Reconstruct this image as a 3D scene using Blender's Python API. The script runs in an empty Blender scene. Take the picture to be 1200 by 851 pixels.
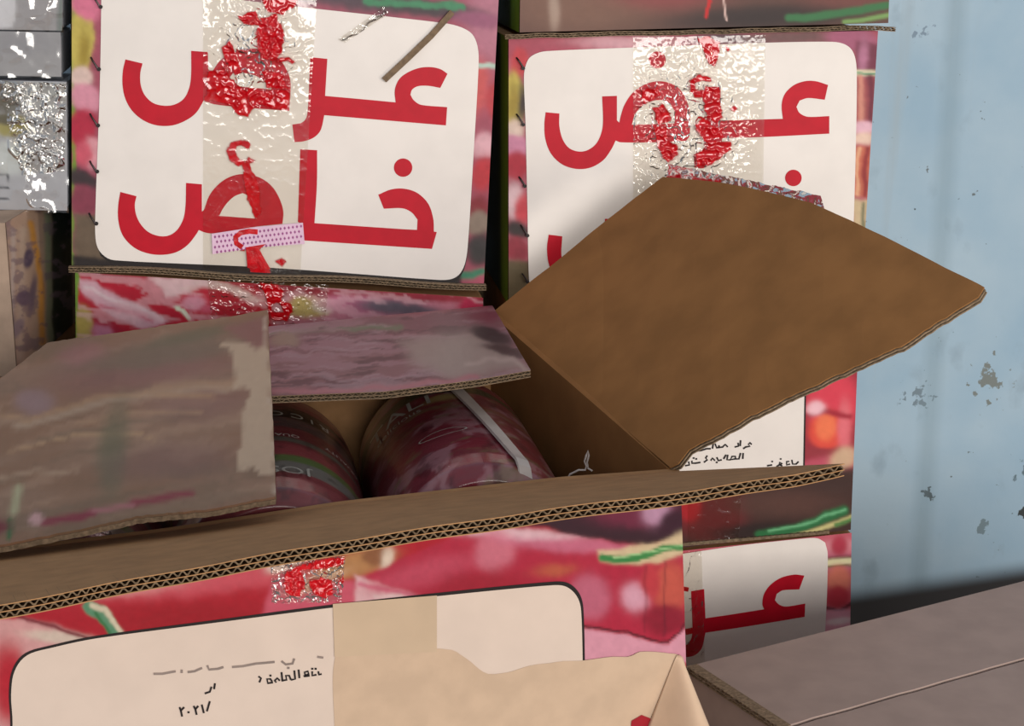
import bpy, bmesh, math, random
import numpy as np
from mathutils import Vector, Matrix
from mathutils.geometry import tessellate_polygon

S = bpy.context.scene
COL = S.collection
random.seed(4)

# ------------------------------------------------------------------ camera, world, lights, exposure
CAM = np.array([0.0, 0.0, 1.25]); PITCH = math.radians(15); FPX = 2000.0
cd = bpy.data.cameras.new('camera'); cd.sensor_width = 36; cd.lens = 36 * FPX / 1200
cd.clip_start = 0.05
cam = bpy.data.objects.new('camera', cd); COL.objects.link(cam)
cam.location = CAM; cam.rotation_euler = (math.pi / 2 - PITCH, 0, 0)
S.camera = cam
w = bpy.data.worlds.new('world'); S.world = w; w.use_nodes = True
w.node_tree.nodes['Background'].inputs[0].default_value = (0.84, 0.87, 0.92, 1)
w.node_tree.nodes['Background'].inputs[1].default_value = 0.44


def area(name, loc, target, size, power, color):
    l = bpy.data.lights.new(name, 'AREA'); l.shape = 'RECTANGLE'; l.size, l.size_y = size
    l.energy = power; l.color = color
    o = bpy.data.objects.new(name, l); COL.objects.link(o); o.location = loc
    o.rotation_euler = (Vector(target) - Vector(loc)).to_track_quat('-Z', 'Y').to_euler()
    return o


area('doorway_daylight', (1.1, -2.3, 1.5), (0.0, 1.5, 0.95), (2.0, 1.5), 104, (1.0, 0.955, 0.90))
area('side_daylight', (1.9, -0.1, 0.95), (0.0, 1.25, 0.65), (0.35, 0.5), 13, (1.0, 0.90, 0.76))
S.view_settings.view_transform = 'Standard'; S.view_settings.look = 'None'
S.view_settings.exposure = 0.0; S.view_settings.gamma = 1; S.view_settings.use_curve_mapping = False

# ------------------------------------------------------------------ geometry helpers
FW = np.array([0, math.cos(PITCH), -math.sin(PITCH)]); UP = np.array([0, math.sin(PITCH), math.cos(PITCH)])
RT = np.array([1.0, 0, 0]); ZZ = np.array([0, 0, 1.0])


def ray(px, py):
    px = np.asarray(px, float); py = np.asarray(py, float)
    return FW + RT * ((px - 600) / FPX)[..., None] - UP * ((py - 425.5) / FPX)[..., None]


def at(px, py, Y):
    d = ray(px, py); return CAM + d * (np.asarray(Y) / d[..., 1])[..., None]


class Plane:
    def __init__(s, p0, n): s.p = np.array(p0, float); s.n = np.array(n, float) / np.linalg.norm(n)

    def hit(s, px, py, off=0.0):
        d = ray(px, py); t = ((s.p + s.n * off - CAM) @ s.n) / (d @ s.n)
        return CAM + d * t[..., None]


def yaw_plane(p0, deg):
    a = math.radians(deg); return Plane(p0, (math.sin(a), -math.cos(a), 0))


LOC = {}


def link(o, parent=None):
    COL.objects.link(o)
    if parent is not None: o.parent = parent


def mk(name, verts, faces, mat, parent=None, cols=None, smooth=False, kind=None):
    base = LOC.get(parent.as_pointer(), np.zeros(3)) if parent else np.zeros(3)
    v = np.asarray(verts, float).reshape(-1, 3) - base
    me = bpy.data.meshes.new(name); me.from_pydata(v.tolist(), [], [tuple(int(i) for i in f) for f in faces])
    me.materials.append(mat)
    if cols is not None:
        c = np.asarray(cols, np.float32)
        if c.shape[1] == 3: c = np.hstack([c, np.ones((len(c), 1), np.float32)])
        a = me.color_attributes.new('Col', 'FLOAT_COLOR', 'POINT'); a.data.foreach_set('color', c.ravel())
    if smooth: me.polygons.foreach_set('use_smooth', [True] * len(me.polygons))
    me.update()
    o = bpy.data.objects.new(name, me); link(o, parent); LOC[o.as_pointer()] = base
    if kind: o['kind'] = kind
    return o


def thing(name, label, cat, loc, group=None):
    o = bpy.data.objects.new(name, None); link(o); o.location = loc; o.empty_display_size = 0.03
    LOC[o.as_pointer()] = np.array(loc, float); o['label'] = label; o['category'] = cat
    if group: o['group'] = group
    return o


def gridfaces(nu, nv, flip=False):
    i = np.arange(nu - 1)[:, None] * nv + np.arange(nv - 1)[None, :]
    f = np.stack([i, i + nv, i + nv + 1, i + 1], -1).reshape(-1, 4)
    return f[:, ::-1] if flip else f


def hexa(p, mat, name, parent, kind=None):
    """box from 8 corners: 0-3 front ring, 4-7 back ring"""
    f = [(0, 3, 2, 1), (4, 5, 6, 7), (0, 1, 5, 4), (1, 2, 6, 5), (2, 3, 7, 6), (3, 0, 4, 7)]
    o = mk(name, p, f, mat, parent, kind=kind)
    bm = bmesh.new(); bm.from_mesh(o.data); bmesh.ops.recalc_face_normals(bm, faces=bm.faces); bm.to_mesh(o.data); bm.free()
    return o


def slab(top, bot_shift, mat, name, parent, kind=None):
    top = np.asarray(top, float); n = len(top); bot = top + np.asarray(bot_shift)
    t = tessellate_polygon([[Vector(p) for p in top]])
    f = [tuple(x) for x in t] + [tuple(n + i for i in reversed(x)) for x in t]
    f += [(i, (i + 1) % n, n + (i + 1) % n, n + i) for i in range(n)]
    o = mk(name, np.vstack([top, bot]), f, mat, parent, kind=kind)
    bm = bmesh.new(); bm.from_mesh(o.data); bmesh.ops.recalc_face_normals(bm, faces=bm.faces); bm.to_mesh(o.data); bm.free()
    return o


def smooth_poly(pts, n=5, sharp=42):
    P = [np.array(p, float) for p in pts]; N = len(P); out = []
    cor = []
    for i in range(N):
        a = P[i] - P[i - 1]; b = P[(i + 1) % N] - P[i]
        ang = abs(math.degrees(math.atan2(a[0] * b[1] - a[1] * b[0], a @ b))); cor.append(ang > sharp)
    for i in range(N):
        j = (i + 1) % N
        p1, p2 = P[i], P[j]
        m1 = (p2 - p1) if cor[i] else (P[j] - P[i - 1]) / 2
        m2 = (p2 - p1) if cor[j] else (P[(j + 1) % N] - P[i]) / 2
        L = np.linalg.norm(p2 - p1)
        for m in (m1, m2):
            q = np.linalg.norm(m)
            if q > L * 1.2: m *= L * 1.2 / q
        for k in range(n):
            t = k / n
            out.append((2 * t**3 - 3 * t**2 + 1) * p1 + (t**3 - 2 * t**2 + t) * m1 + (-2 * t**3 + 3 * t**2) * p2 + (t**3 - t**2) * m2)
    return np.array(out)


def flat(name, pts, plane, off, mat, parent, smooth=True, n=5, sc=None, cols=None):
    """a flat printed shape lying on a face"""
    pts = np.asarray(pts, float)
    if sc: pts = pts / sc[0] + np.array(sc[1:])
    if smooth: pts = smooth_poly(pts, n)
    t = tessellate_polygon([[Vector((p[0], -p[1], 0)) for p in pts]])
    V = plane.hit(pts[:, 0], pts[:, 1], off); f = []
    for x in t:
        a, b, c = V[x[0]], V[x[1]], V[x[2]]
        f.append(tuple(x) if np.dot(np.cross(b - a, c - a), plane.n) > 0 else (x[2], x[1], x[0]))
    return mk(name, V, f, mat, parent)


def circ(cx, cy, r, ry=None, n=28):
    a = np.linspace(0, 2 * math.pi, n, endpoint=False); return np.stack([cx + r * np.cos(a), cy + (ry or r) * np.sin(a)], 1)


def strokes(name, lines, plane, off, mat, parent, w=1.4, kind=None):
    """small writing: pen strokes, each polyline a ribbon on the face"""
    V = []; F = []
    for ln in lines:
        ww = w
        P = np.array(ln, float)
        if len(P) == 1: P = np.array([P[0] - [w * .55, 0], P[0] + [w * .55, 0]])
        T = np.gradient(P, axis=0); T /= np.linalg.norm(T, axis=1)[:, None] + 1e-9; Nn = np.stack([-T[:, 1], T[:, 0]], 1)
        a = P + Nn * ww / 2; b = P - Nn * ww / 2; s = len(V)
        A = plane.hit(a[:, 0], a[:, 1], off); B = plane.hit(b[:, 0], b[:, 1], off)
        for i in range(len(P)): V += [A[i], B[i]]
        F += [(s + 2 * i, s + 2 * i + 1, s + 2 * i + 3, s + 2 * i + 2) for i in range(len(P) - 1)]
    return mk(name, V, F, mat, parent, kind=kind or ('stuff' if len(lines) > 1 else None))


def tube(pts, rad, seg=8):
    P = np.array(pts, float); V = []; F = []; n = len(P); T = np.gradient(P, axis=0)
    for i in range(n):
        t = T[i] / np.linalg.norm(T[i]); u = np.cross(t, [0.3, 0.5, 0.8]); u /= np.linalg.norm(u); v = np.cross(t, u)
        for k in range(seg):
            a = 2 * math.pi * k / seg; V.append(P[i] + rad * (math.cos(a) * u + math.sin(a) * v))
    for i in range(n - 1):
        for k in range(seg):
            F.append((i * seg + k, i * seg + (k + 1) % seg, (i + 1) * seg + (k + 1) % seg, (i + 1) * seg + k))
    F += [tuple(range(seg))[::-1], tuple((n - 1) * seg + k for k in range(seg))]
    return V, F


# ------------------------------------------------------------------ print painting (flat print on cartons)
def lin(c):
    c = np.array(c, float) / 255; return np.where(c <= .04045, c / 12.92, ((c + .055) / 1.055) ** 2.4)


def vn(x, y, seed=0):
    x = np.asarray(x, float); y = np.asarray(y, float)
    r = np.random.RandomState(seed).rand(64, 64); xi = np.floor(x).astype(int); yi = np.floor(y).astype(int)
    fx = x - xi; fy = y - yi; fx = fx * fx * (3 - 2 * fx); fy = fy * fy * (3 - 2 * fy)
    g = lambda a, b: r[a % 64, b % 64]
    return (g(xi, yi) * (1 - fx) + g(xi + 1, yi) * fx) * (1 - fy) + (g(xi, yi + 1) * (1 - fx) + g(xi + 1, yi + 1) * fx) * fy


def fbm(x, y, seed=0, o=4):
    s = 0; a = .5; t = 0
    for k in range(o): s = s + a * vn(x, y, seed + k); t += a; a /= 2; x = x * 2.03; y = y * 2.03
    return s / t


def sm(d, s): return 1 / (1 + np.exp(np.clip(d / max(s, .05) * 3, -40, 40)))


def E(cx, cy, rx, ry, ang, soft, c, a=1.0): return ('e', cx, cy, rx, ry, ang, soft, c, a)
def L(pts, wd, soft, c, a=1.0): return ('l', pts, wd, soft, c, a)
def G(pts, soft, c, a=1.0): return ('g', pts, soft, c, a)


def seg_dist(x, y, pts, closed=False):
    d = np.full(x.shape, 1e9); n = len(pts)
    for i in range(n if closed else n - 1):
        (x0, y0), (x1, y1) = pts[i], pts[(i + 1) % n]; dx, dy = x1 - x0, y1 - y0
        t = np.clip(((x - x0) * dx + (y - y0) * dy) / (dx * dx + dy * dy + 1e-9), 0, 1)
        d = np.minimum(d, np.hypot(x - x0 - t * dx, y - y0 - t * dy))
    return d


def inside(x, y, pts):
    r = np.zeros(x.shape, bool); n = len(pts)
    for i in range(n):
        (x0, y0), (x1, y1) = pts[i], pts[(i + 1) % n]
        if y0 == y1: continue
        r ^= ((y0 > y) != (y1 > y)) & (x < (x1 - x0) * (y - y0) / (y1 - y0) + x0)
    return r


def paint(x, y, base, ops, warp=0, k=1.0, seed=0, grain=0.06):
    x0, y0 = x, y
    if warp:
        x = x + (fbm(x0 / 22, y0 / 22, seed + 11) - .5) * warp * 2; y = y + (fbm(x0 / 22, y0 / 22, seed + 23) - .5) * warp * 2
    c = np.tile(lin(base), (x.size, 1)); x = x.ravel(); y = y.ravel()
    for o in ops:
        if o[0] == 'e':
            _, cx, cy, rx, ry, an, so, cc, a = o; an = math.radians(an)
            u = (x - cx) * math.cos(an) + (y - cy) * math.sin(an); v = -(x - cx) * math.sin(an) + (y - cy) * math.cos(an)
            m = sm((np.hypot(u / rx, v / ry) - 1) * min(rx, ry), so)
        elif o[0] == 'l':
            _, pts, wd, so, cc, a = o; m = sm(seg_dist(x, y, pts) - wd / 2, so)
        elif o[0] == 'g':
            _, pts, so, cc, a = o; d = seg_dist(x, y, pts, True); m = sm(np.where(inside(x, y, pts), -d, d), so)
        elif o[0] == 'f':   # fibrous streak noise mixed in along an angle
            _, sx, sy, an, th, so, cc, a = o; an = math.radians(an)
            u = x * math.cos(an) + y * math.sin(an); v = -x * math.sin(an) + y * math.cos(an)
            m = sm(th - fbm(u / sx, v / sy, seed + 5), so)
        m = (m * a)[:, None]; c = c * (1 - m) + lin(cc) * m
    c *= (1 + grain * 2 * (fbm(x / 6, y / 6, seed + 3) - .5))[:, None]
    return np.clip(c * k, 0, .95)


def F_(sx, sy, an, th, so, c, a=1.0): return ('f', sx, sy, an, th, so, c, a)


# ------------------------------------------------------------------ materials
def new_mat(name):
    m = bpy.data.materials.new(name); m.use_nodes = True; nt = m.node_tree
    return m, nt, nt.nodes['Principled BSDF']


def add_bump(nt, b, scale, strength, dist=.001, detail=4, coord='Object', stretch=None):
    tc = nt.nodes.new('ShaderNodeTexCoord'); n = nt.nodes.new('ShaderNodeTexNoise'); n.inputs['Scale'].default_value = scale
    n.inputs['Detail'].default_value = detail
    if stretch:
        mp = nt.nodes.new('ShaderNodeMapping'); mp.inputs['Scale'].default_value = stretch
        nt.links.new(tc.outputs[coord], mp.inputs[0]); nt.links.new(mp.outputs[0], n.inputs['Vector'])
    else: nt.links.new(tc.outputs[coord], n.inputs['Vector'])
    bp = nt.nodes.new('ShaderNodeBump'); bp.inputs['Strength'].default_value = strength; bp.inputs['Distance'].default_value = dist
    nt.links.new(n.outputs[0], bp.inputs['Height']); nt.links.new(bp.outputs[0], b.inputs['Normal'])
    return n


def print_mat(name, rough=.5, coat=0.03, bump=.15, bscale=60, croughness=.25):
    m, nt, b = new_mat(name); a = nt.nodes.new('ShaderNodeAttribute'); a.attribute_name = 'Col'
    nt.links.new(a.outputs['Color'], b.inputs['Base Color']); b.inputs['Roughness'].default_value = rough
    b.inputs['Coat Weight'].default_value = coat; b.inputs['Coat Roughness'].default_value = croughness
    b.inputs['Specular IOR Level'].default_value = .28
    add_bump(nt, b, bscale, bump, .002); return m


def solid(name, c, rough=.5, k=1.0, var=.12, vscale=40, bump=.1, spec=.3, metal=0, stretch=None):
    m, nt, b = new_mat(name); c = lin(c) * k; b.inputs['Roughness'].default_value = rough; b.inputs['Metallic'].default_value = metal
    b.inputs['Specular IOR Level'].default_value = spec
    n = add_bump(nt, b, vscale, bump, .001, 6, stretch=stretch)
    mx = nt.nodes.new('ShaderNodeMixRGB'); mx.inputs[1].default_value = (*np.clip(c * (1 - var), 0, 1), 1); mx.inputs[2].default_value = (*np.clip(c * (1 + var), 0, 1), 1)
    r = nt.nodes.new('ShaderNodeValToRGB'); r.color_ramp.elements[0].position = .35; r.color_ramp.elements[1].position = .65
    nt.links.new(n.outputs[0], r.inputs[0]); nt.links.new(r.outputs[0], mx.inputs[0]); nt.links.new(mx.outputs[0], b.inputs['Base Color'])
    return m


PRINT = print_mat('glossy_carton_print')
PRINT_FLAT = print_mat('matt_flap_print', .5, .12, .35, 25, .35)
JARP = print_mat('jar_label_print', .3, .5, .6, 45, .15)
PACKP = print_mat('pack_print', .3, .3, .3, 60)
KRAFT = solid('kraft_board', (166, 124, 84), .85, 1.0, .10, 55)
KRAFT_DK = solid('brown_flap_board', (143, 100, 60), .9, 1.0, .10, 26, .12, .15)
KRAFT_EDGE = solid('cut_board_edge', (150, 128, 104), .9, .8, .3, 300, .5)
FLUTE = solid('fluting_paper', (118, 98, 76), .9, .8, .3, 300, .4)
GREYBOARD = solid('greyish_board', (158, 138, 130), .7, 1.15, .06, 30, .1, .3)
LABEL = solid('white_label_ink', (232, 224, 218), .45, 1.0, .025, 30, .06, .4)
RED = solid('red_letter_ink', (190, 14, 38), .45, 1.0, .06, 60, .06, .18)
BLACK = solid('black_ink', (30, 22, 22), .5, 1.0, .1)
TAPERED = solid('bright_red_tape_ink', (196, 10, 24), .2, 1.0, .2, 120, .5, .6)
DARKSTEEL = solid('dark_staple_steel', (60, 52, 52), .35, 1.0, .2, metal=.6)
STICK = solid('brown_straw_strip', (128, 104, 78), .6, .8, .2, 200)
GREYINK = solid('silver_label_ink', (170, 168, 160), .3, .9, .2, 80)
WHITEP = solid('white_plastic', (200, 190, 185), .35, .9, .08, 60, .4)
CAP = solid('dark_jar_cap', (40, 38, 38), .4)


def film_mat(name, white=.025, bs=22, strength=.13, gl=1.3):
    """clear packing film: mostly see-through, glossy; red ink where the sheet's Col alpha says so"""
    m, nt, b = new_mat(name); b.inputs['Roughness'].default_value = .12; b.inputs['Specular IOR Level'].default_value = .7
    a = nt.nodes.new('ShaderNodeAttribute'); a.attribute_name = 'Col'
    nt.links.new(a.outputs['Color'], b.inputs['Base Color'])
    n = add_bump(nt, b, bs, strength, .0015, 3)
    bp = [x for x in nt.nodes if x.type == 'BUMP'][0]
    tr = nt.nodes.new('ShaderNodeBsdfTransparent'); tr.inputs[0].default_value = (.955, .94, .90, 1)
    g = nt.nodes.new('ShaderNodeBsdfGlossy'); g.inputs['Roughness'].default_value = .10; nt.links.new(bp.outputs[0], g.inputs['Normal'])
    lw = nt.nodes.new('ShaderNodeFresnel'); lw.inputs[0].default_value = 1.5; nt.links.new(bp.outputs[0], lw.inputs['Normal'])
    mu = nt.nodes.new('ShaderNodeMath'); mu.operation = 'MULTIPLY_ADD'; mu.inputs[1].default_value = gl; mu.inputs[2].default_value = white
    mu.use_clamp = True; nt.links.new(lw.outputs[0], mu.inputs[0])
    mx = nt.nodes.new('ShaderNodeMixShader'); nt.links.new(mu.outputs[0], mx.inputs[0]); nt.links.new(tr.outputs[0], mx.inputs[1]); nt.links.new(g.outputs[0], mx.inputs[2])
    m2 = nt.nodes.new('ShaderNodeMixShader'); nt.links.new(a.outputs['Alpha'], m2.inputs[0]); nt.links.new(mx.outputs[0], m2.inputs[1]); nt.links.new(b.outputs[0], m2.inputs[2])
    nt.links.new(m2.outputs[0], nt.nodes['Material Output'].inputs[0]); return m


FILM = film_mat('clear_packing_tape')
WRAP = film_mat('crinkled_shrink_wrap', .09, 9, .18, 1.0)


def film_sheet(name, quad, nu, nv, plane, off, disp, mat, parent, ops=None, seed=0, red=(190, 8, 22), fq=9):
    u, v = np.meshgrid(np.linspace(0, 1, nu), np.linspace(0, 1, nv), indexing='ij'); q = np.array(quad, float)
    px = (q[0, 0] * (1 - u) + q[1, 0] * u) * (1 - v) + (q[3, 0] * (1 - u) + q[2, 0] * u) * v
    py = (q[0, 1] * (1 - u) + q[1, 1] * u) * (1 - v) + (q[3, 1] * (1 - u) + q[2, 1] * u) * v
    P = plane.hit(px, py, off)
    h = fbm(px / fq, py / fq, seed, 3); rid = 1 - np.abs(2 * h - 1); rid = rid ** 4
    d = disp(px, py) if callable(disp) else disp
    P = P + plane.n * (rid * d)[..., None]
    al = np.zeros(px.size); x = px.ravel(); y = py.ravel()
    x = x + (fbm(x / 9, y / 9, seed + 40) - .5) * 7; y = y + (fbm(x / 9, y / 9, seed + 50) - .5) * 7
    for o in (ops or []):
        s = o[0]
        if s == 'g': dd = seg_dist(x, y, o[1], True); m = sm(np.where(inside(x, y, o[1]), -dd, dd), .8)
        elif s == 'l': m = sm(seg_dist(x, y, o[1]) - o[2] / 2, .8)
        elif s == 'cut': dd = seg_dist(x, y, o[1], True); m = sm(np.where(inside(x, y, o[1]), -dd, dd), .8); al = al * (1 - m); continue
        al = np.maximum(al, m)
    c = np.tile(lin(red), (px.size, 1)) * (0.75 + .5 * fbm(px.ravel() / 5, py.ravel() / 5, seed + 9))[:, None]
    return mk(name, P, gridfaces(nu, nv), mat, parent, np.hstack([c, al[:, None]]), True)


def face_grid(name, fmap, nu, nv, plane, off, mat, parent, base, ops, **kw):
    u, v = np.meshgrid(np.linspace(0, 1, nu), np.linspace(0, 1, nv), indexing='ij'); px, py = fmap(u, v)
    P = plane.hit(px, py, off)
    return mk(name, P, gridfaces(nu, nv), mat, parent, paint(px, py, base, ops, **kw))


def quadmap(q):
    q = np.array(q, float)
    return lambda u, v: tuple((q[0, i] * (1 - u) + q[1, i] * u) * (1 - v) + (q[3, i] * (1 - u) + q[2, i] * u) * v for i in (0, 1))


def corrugated(name, Hc, Oc, down, mat, parent, t=.0065, waves=80, inset=.02, fl_mat=None, amp=.34):
    """double wall board between the fold curve Hc and the cut edge Oc: three liners and two rows of fluting"""
    Hc = np.array(Hc); Oc = np.array(Oc); n = len(Hc); V = []; F = []; down = np.asarray(down, float)
    th = .0006
    for o in (0, t / 2 - th / 2, t - th):
        s = len(V)
        for i in range(n):
            for P in (Hc[i], Oc[i]):
                V += [P + down * o, P + down * (o + th)]
        for i in range(n - 1):
            a = s + 4 * i; b = a + 4
            F += [(a, a + 2, b + 2, b), (a + 1, b + 1, b + 3, a + 3), (a + 2, a + 3, b + 3, b + 2), (a, b, b + 1, a + 1)]
        F += [(s, s + 1, s + 3, s + 2), (s + 4 * n - 4, s + 4 * n - 2, s + 4 * n - 1, s + 4 * n - 3)]
    o = mk(name, V, F, mat, parent)
    # fluting
    ss = np.linspace(0, 1, waves * 8); ii = ss * (n - 1); i0 = np.clip(ii.astype(int), 0, n - 2); fr = (ii - i0)[:, None]
    O = Oc[i0] * (1 - fr) + Oc[i0 + 1] * fr; H = Hc[i0] * (1 - fr) + Hc[i0 + 1] * fr; D = H - O; D /= np.linalg.norm(D, axis=1)[:, None]
    V = []; F = []; wt = .0011 * t / .0066
    for row, ph in ((.25, 0), (.75, 1.9)):
        wv = (row + amp * .5 * np.sin(ss * waves * 2 * math.pi + ph + 4 * vn(ss * 30, ss * 0, 3))) * t; s = len(V)
        rag = (.0004 + .0012 * vn(ss * waves * .7, ss * 0 + row, 8))[:, None]
        A = O + D * rag; B = O + D * inset; w1 = down * (wv - wt / 2)[:, None]; w2 = down * (wv + wt / 2)[:, None]
        V += list(np.stack([A + w1, B + w1, B + w2, A + w2], 1).reshape(-1, 3))
        for k in range(len(ss) - 1):
            q = s + 4 * k; F += [(q, q + 1, q + 5, q + 4), (q + 3, q + 7, q + 6, q + 2), (q, q + 4, q + 7, q + 3)]
    mk('fluting', V, F, fl_mat or FLUTE, o, kind='stuff')
    return o


def carton(root, q, plane, depth, side_cols=None, mat=None, bevel=.002):
    """closed box body: front quad q (pixel corners TL TR BR BL on the plane), pushed back by depth"""
    q = np.array(q, float); Fr = plane.hit(q[:, 0], q[:, 1]); Bk = Fr - plane.n * depth
    o = hexa(np.vstack([Fr, Bk]), mat or KRAFT, 'body', root)
    if bevel:
        m = o.modifiers.new('soft_edges', 'BEVEL'); m.width = bevel; m.segments = 2
    return Fr, Bk


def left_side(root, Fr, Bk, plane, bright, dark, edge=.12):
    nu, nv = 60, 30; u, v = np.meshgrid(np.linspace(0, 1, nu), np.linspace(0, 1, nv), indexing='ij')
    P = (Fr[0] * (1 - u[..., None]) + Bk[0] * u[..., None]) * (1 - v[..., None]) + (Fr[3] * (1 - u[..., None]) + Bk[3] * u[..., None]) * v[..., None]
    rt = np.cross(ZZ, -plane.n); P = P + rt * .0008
    m = sm(u.ravel() - edge, .03)[:, None]; c = lin(bright) * m + lin(dark) * (1 - m)  # green darkens past the front edge: shadow in the gap, painted in
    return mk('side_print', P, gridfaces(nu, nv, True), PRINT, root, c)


# ------------------------------------------------------------------ planes of the place
PL = yaw_plane(at(580, 200, 1.645), 8)        # fronts of the left column
PR = yaw_plane(at(588, 200, 1.665), 8)        # fronts of the right column
A = at(579, 364, 1.575); B = at(796, 552, 1.25); F0 = at(0, 647, 1.072)
rd = (B - F0) * [1, 1, 0]; rd /= np.linalg.norm(rd); dd = np.cross(ZZ, rd)   # rd right along the open box, dd inward
PF = Plane(B, -dd)                             # front of the open box

# ------------------------------------------------------------------ setting
fl, _, _b = new_mat('concrete_floor'); _b.inputs['Base Color'].default_value = (.16, .15, .14, 1); _b.inputs['Roughness'].default_value = .9
add_bump(fl.node_tree, _b, 12, .4)
o = mk('floor', [(-3, -3, -.05), (4, -3, -.05), (4, 4, -.05), (-3, 4, -.05), (-3, -3, 0), (4, -3, 0), (4, 4, 0), (-3, 4, 0)],
       [(3, 2, 1, 0), (4, 5, 6, 7), (0, 1, 5, 4), (1, 2, 6, 5), (2, 3, 7, 6), (3, 0, 4, 7)], fl, kind='structure')


def wall_material():
    m, nt, b = new_mat('pale_blue_plaster'); N = nt.nodes; K = nt.links
    tc = N.new('ShaderNodeTexCoord'); b.inputs['Roughness'].default_value = .8
    def noise(s, d=5, st=None):
        n = N.new('ShaderNodeTexNoise'); n.inputs['Scale'].default_value = s; n.inputs['Detail'].default_value = d
        if st:
            mp = N.new('ShaderNodeMapping'); mp.inputs['Scale'].default_value = st; K.new(tc.outputs['Object'], mp.inputs[0]); K.new(mp.outputs[0], n.inputs['Vector'])
        else: K.new(tc.outputs['Object'], n.inputs['Vector'])
        return n
    def ramp(src, p0, p1, c0=(0, 0, 0, 1), c1=(1, 1, 1, 1)):
        r = N.new('ShaderNodeValToRGB'); e = r.color_ramp.elements; e[0].position = p0; e[1].position = p1; e[0].color = c0; e[1].color = c1
        K.new(src, r.inputs[0]); return r.outputs[0]
    def mix(f, a, c):
        x = N.new('ShaderNodeMixRGB'); K.new(f, x.inputs[0])
        (K.new(a, x.inputs[1]) if not isinstance(a, tuple) else setattr(x.inputs[1], 'default_value', a)); x.inputs[2].default_value = c
        return x.outputs[0]
    c1 = (*lin((156, 185, 206)), 1); c2 = (*lin((174, 197, 213)), 1)
    base = ramp(noise(7, 6).outputs[0], .35, .65, c1, c2)
    base = mix(ramp(noise(22, 8, (1, 1, .7)).outputs[0], .60, .80), base, (*lin((146, 168, 184)), 1))
    sp = ramp(noise(95, 3).outputs[0], .73, .76); base = mix(sp, base, (*lin((110, 120, 125)), 1))
    base = mix(ramp(noise(3.2, 4, (8, 8, .5)).outputs[0], .60, .80), base, (*lin((166, 184, 196)), 1))
    # weathered patches, a run-down streak and the wall-foot shadow, put in as dark colour
    sx = N.new('ShaderNodeSeparateXYZ'); K.new(tc.outputs['Object'], sx.inputs[0])
    for (px, py, r, thr, colr, sc) in ((1198, 548, .03, .50, (100, 120, 130), 60), (1202, 602, .022, .50, (60, 66, 66), 80), (1160, 450, .06, .53, (125, 132, 130), 90),
                                       (1078, 466, .05, .54, (120, 138, 150), 110), (1090, 580, .03, .57, (70, 78, 80), 120), (1150, 618, .02, .5, (120, 140, 150), 90), (1085, 40, .035, .56, (130, 150, 168), 90)):
        p = PW.hit(px, py)
        vm = N.new('ShaderNodeVectorMath'); vm.operation = 'DISTANCE'; K.new(tc.outputs['Object'], vm.inputs[0]); vm.inputs[1].default_value = p
        mr = N.new('ShaderNodeMapRange'); mr.inputs[1].default_value = 0; mr.inputs[2].default_value = r; mr.inputs[3].default_value = .16; mr.inputs[4].default_value = -.2
        K.new(vm.outputs['Value'], mr.inputs[0]); ad = N.new('ShaderNodeMath'); ad.operation = 'ADD'; K.new(mr.outputs[0], ad.inputs[0]); K.new(noise(sc, 5).outputs[0], ad.inputs[1])
        base = mix(ramp(ad.outputs[0], thr + .06, thr + .10), base, (*lin(colr), 1))
    # streak
    p = PW.hit(1085, 560); q = PW.hit(1085, 700)
    mt = N.new('ShaderNodeMath'); mt.operation = 'SUBTRACT'; K.new(sx.outputs[0], mt.inputs[0]); mt.inputs[1].default_value = float(p[0])
    ab = N.new('ShaderNodeMath'); ab.operation = 'ABSOLUTE'; K.new(mt.outputs[0], ab.inputs[0])
    st = ramp(ab.outputs[0], .004, .02, (1, 1, 1, 1), (0, 0, 0, 1)); mu = N.new('ShaderNodeMath'); mu.operation = 'MULTIPLY'; K.new(st, mu.inputs[0]); mu.inputs[1].default_value = .35
    base = mix(mu.outputs[0], base, (*lin((125, 148, 160)), 1))
    # soft shadow behind the grey carton, painted into the wall colour
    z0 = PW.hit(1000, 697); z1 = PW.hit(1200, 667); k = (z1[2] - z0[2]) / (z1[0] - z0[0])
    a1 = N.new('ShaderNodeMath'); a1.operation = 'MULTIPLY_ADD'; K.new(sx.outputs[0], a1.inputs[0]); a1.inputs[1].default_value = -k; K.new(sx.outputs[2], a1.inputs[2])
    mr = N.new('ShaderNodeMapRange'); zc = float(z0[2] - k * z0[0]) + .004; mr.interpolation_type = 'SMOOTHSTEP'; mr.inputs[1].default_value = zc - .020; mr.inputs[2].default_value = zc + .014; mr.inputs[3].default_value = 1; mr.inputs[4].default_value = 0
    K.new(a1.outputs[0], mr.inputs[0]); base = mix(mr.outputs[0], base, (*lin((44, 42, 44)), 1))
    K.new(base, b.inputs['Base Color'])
    n = noise(40, 8); bp = N.new('ShaderNodeBump'); bp.inputs['Strength'].default_value = .25; bp.inputs['Distance'].default_value = .002
    K.new(n.outputs[0], bp.inputs['Height']); K.new(bp.outputs[0], b.inputs['Normal']); return m


PW = yaw_plane((0.0, 2.06, 0), 8)
wr = np.cross(ZZ, -PW.n) * -1
wr = np.array([math.cos(math.radians(8)), math.sin(math.radians(8)), 0])
c0 = PW.p - wr * 2.2; c1 = PW.p + wr * 2.2; bk = -PW.n * .1
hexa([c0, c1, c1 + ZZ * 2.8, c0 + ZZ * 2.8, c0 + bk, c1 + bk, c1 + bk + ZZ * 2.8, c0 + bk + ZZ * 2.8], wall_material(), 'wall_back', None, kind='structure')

# ------------------------------------------------------------------ left column: big special-offer carton
CG = 'printed cartons stacked against the wall'
VEG = [(205, 45, 70), (232, 150, 165), (120, 20, 40)]


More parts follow.
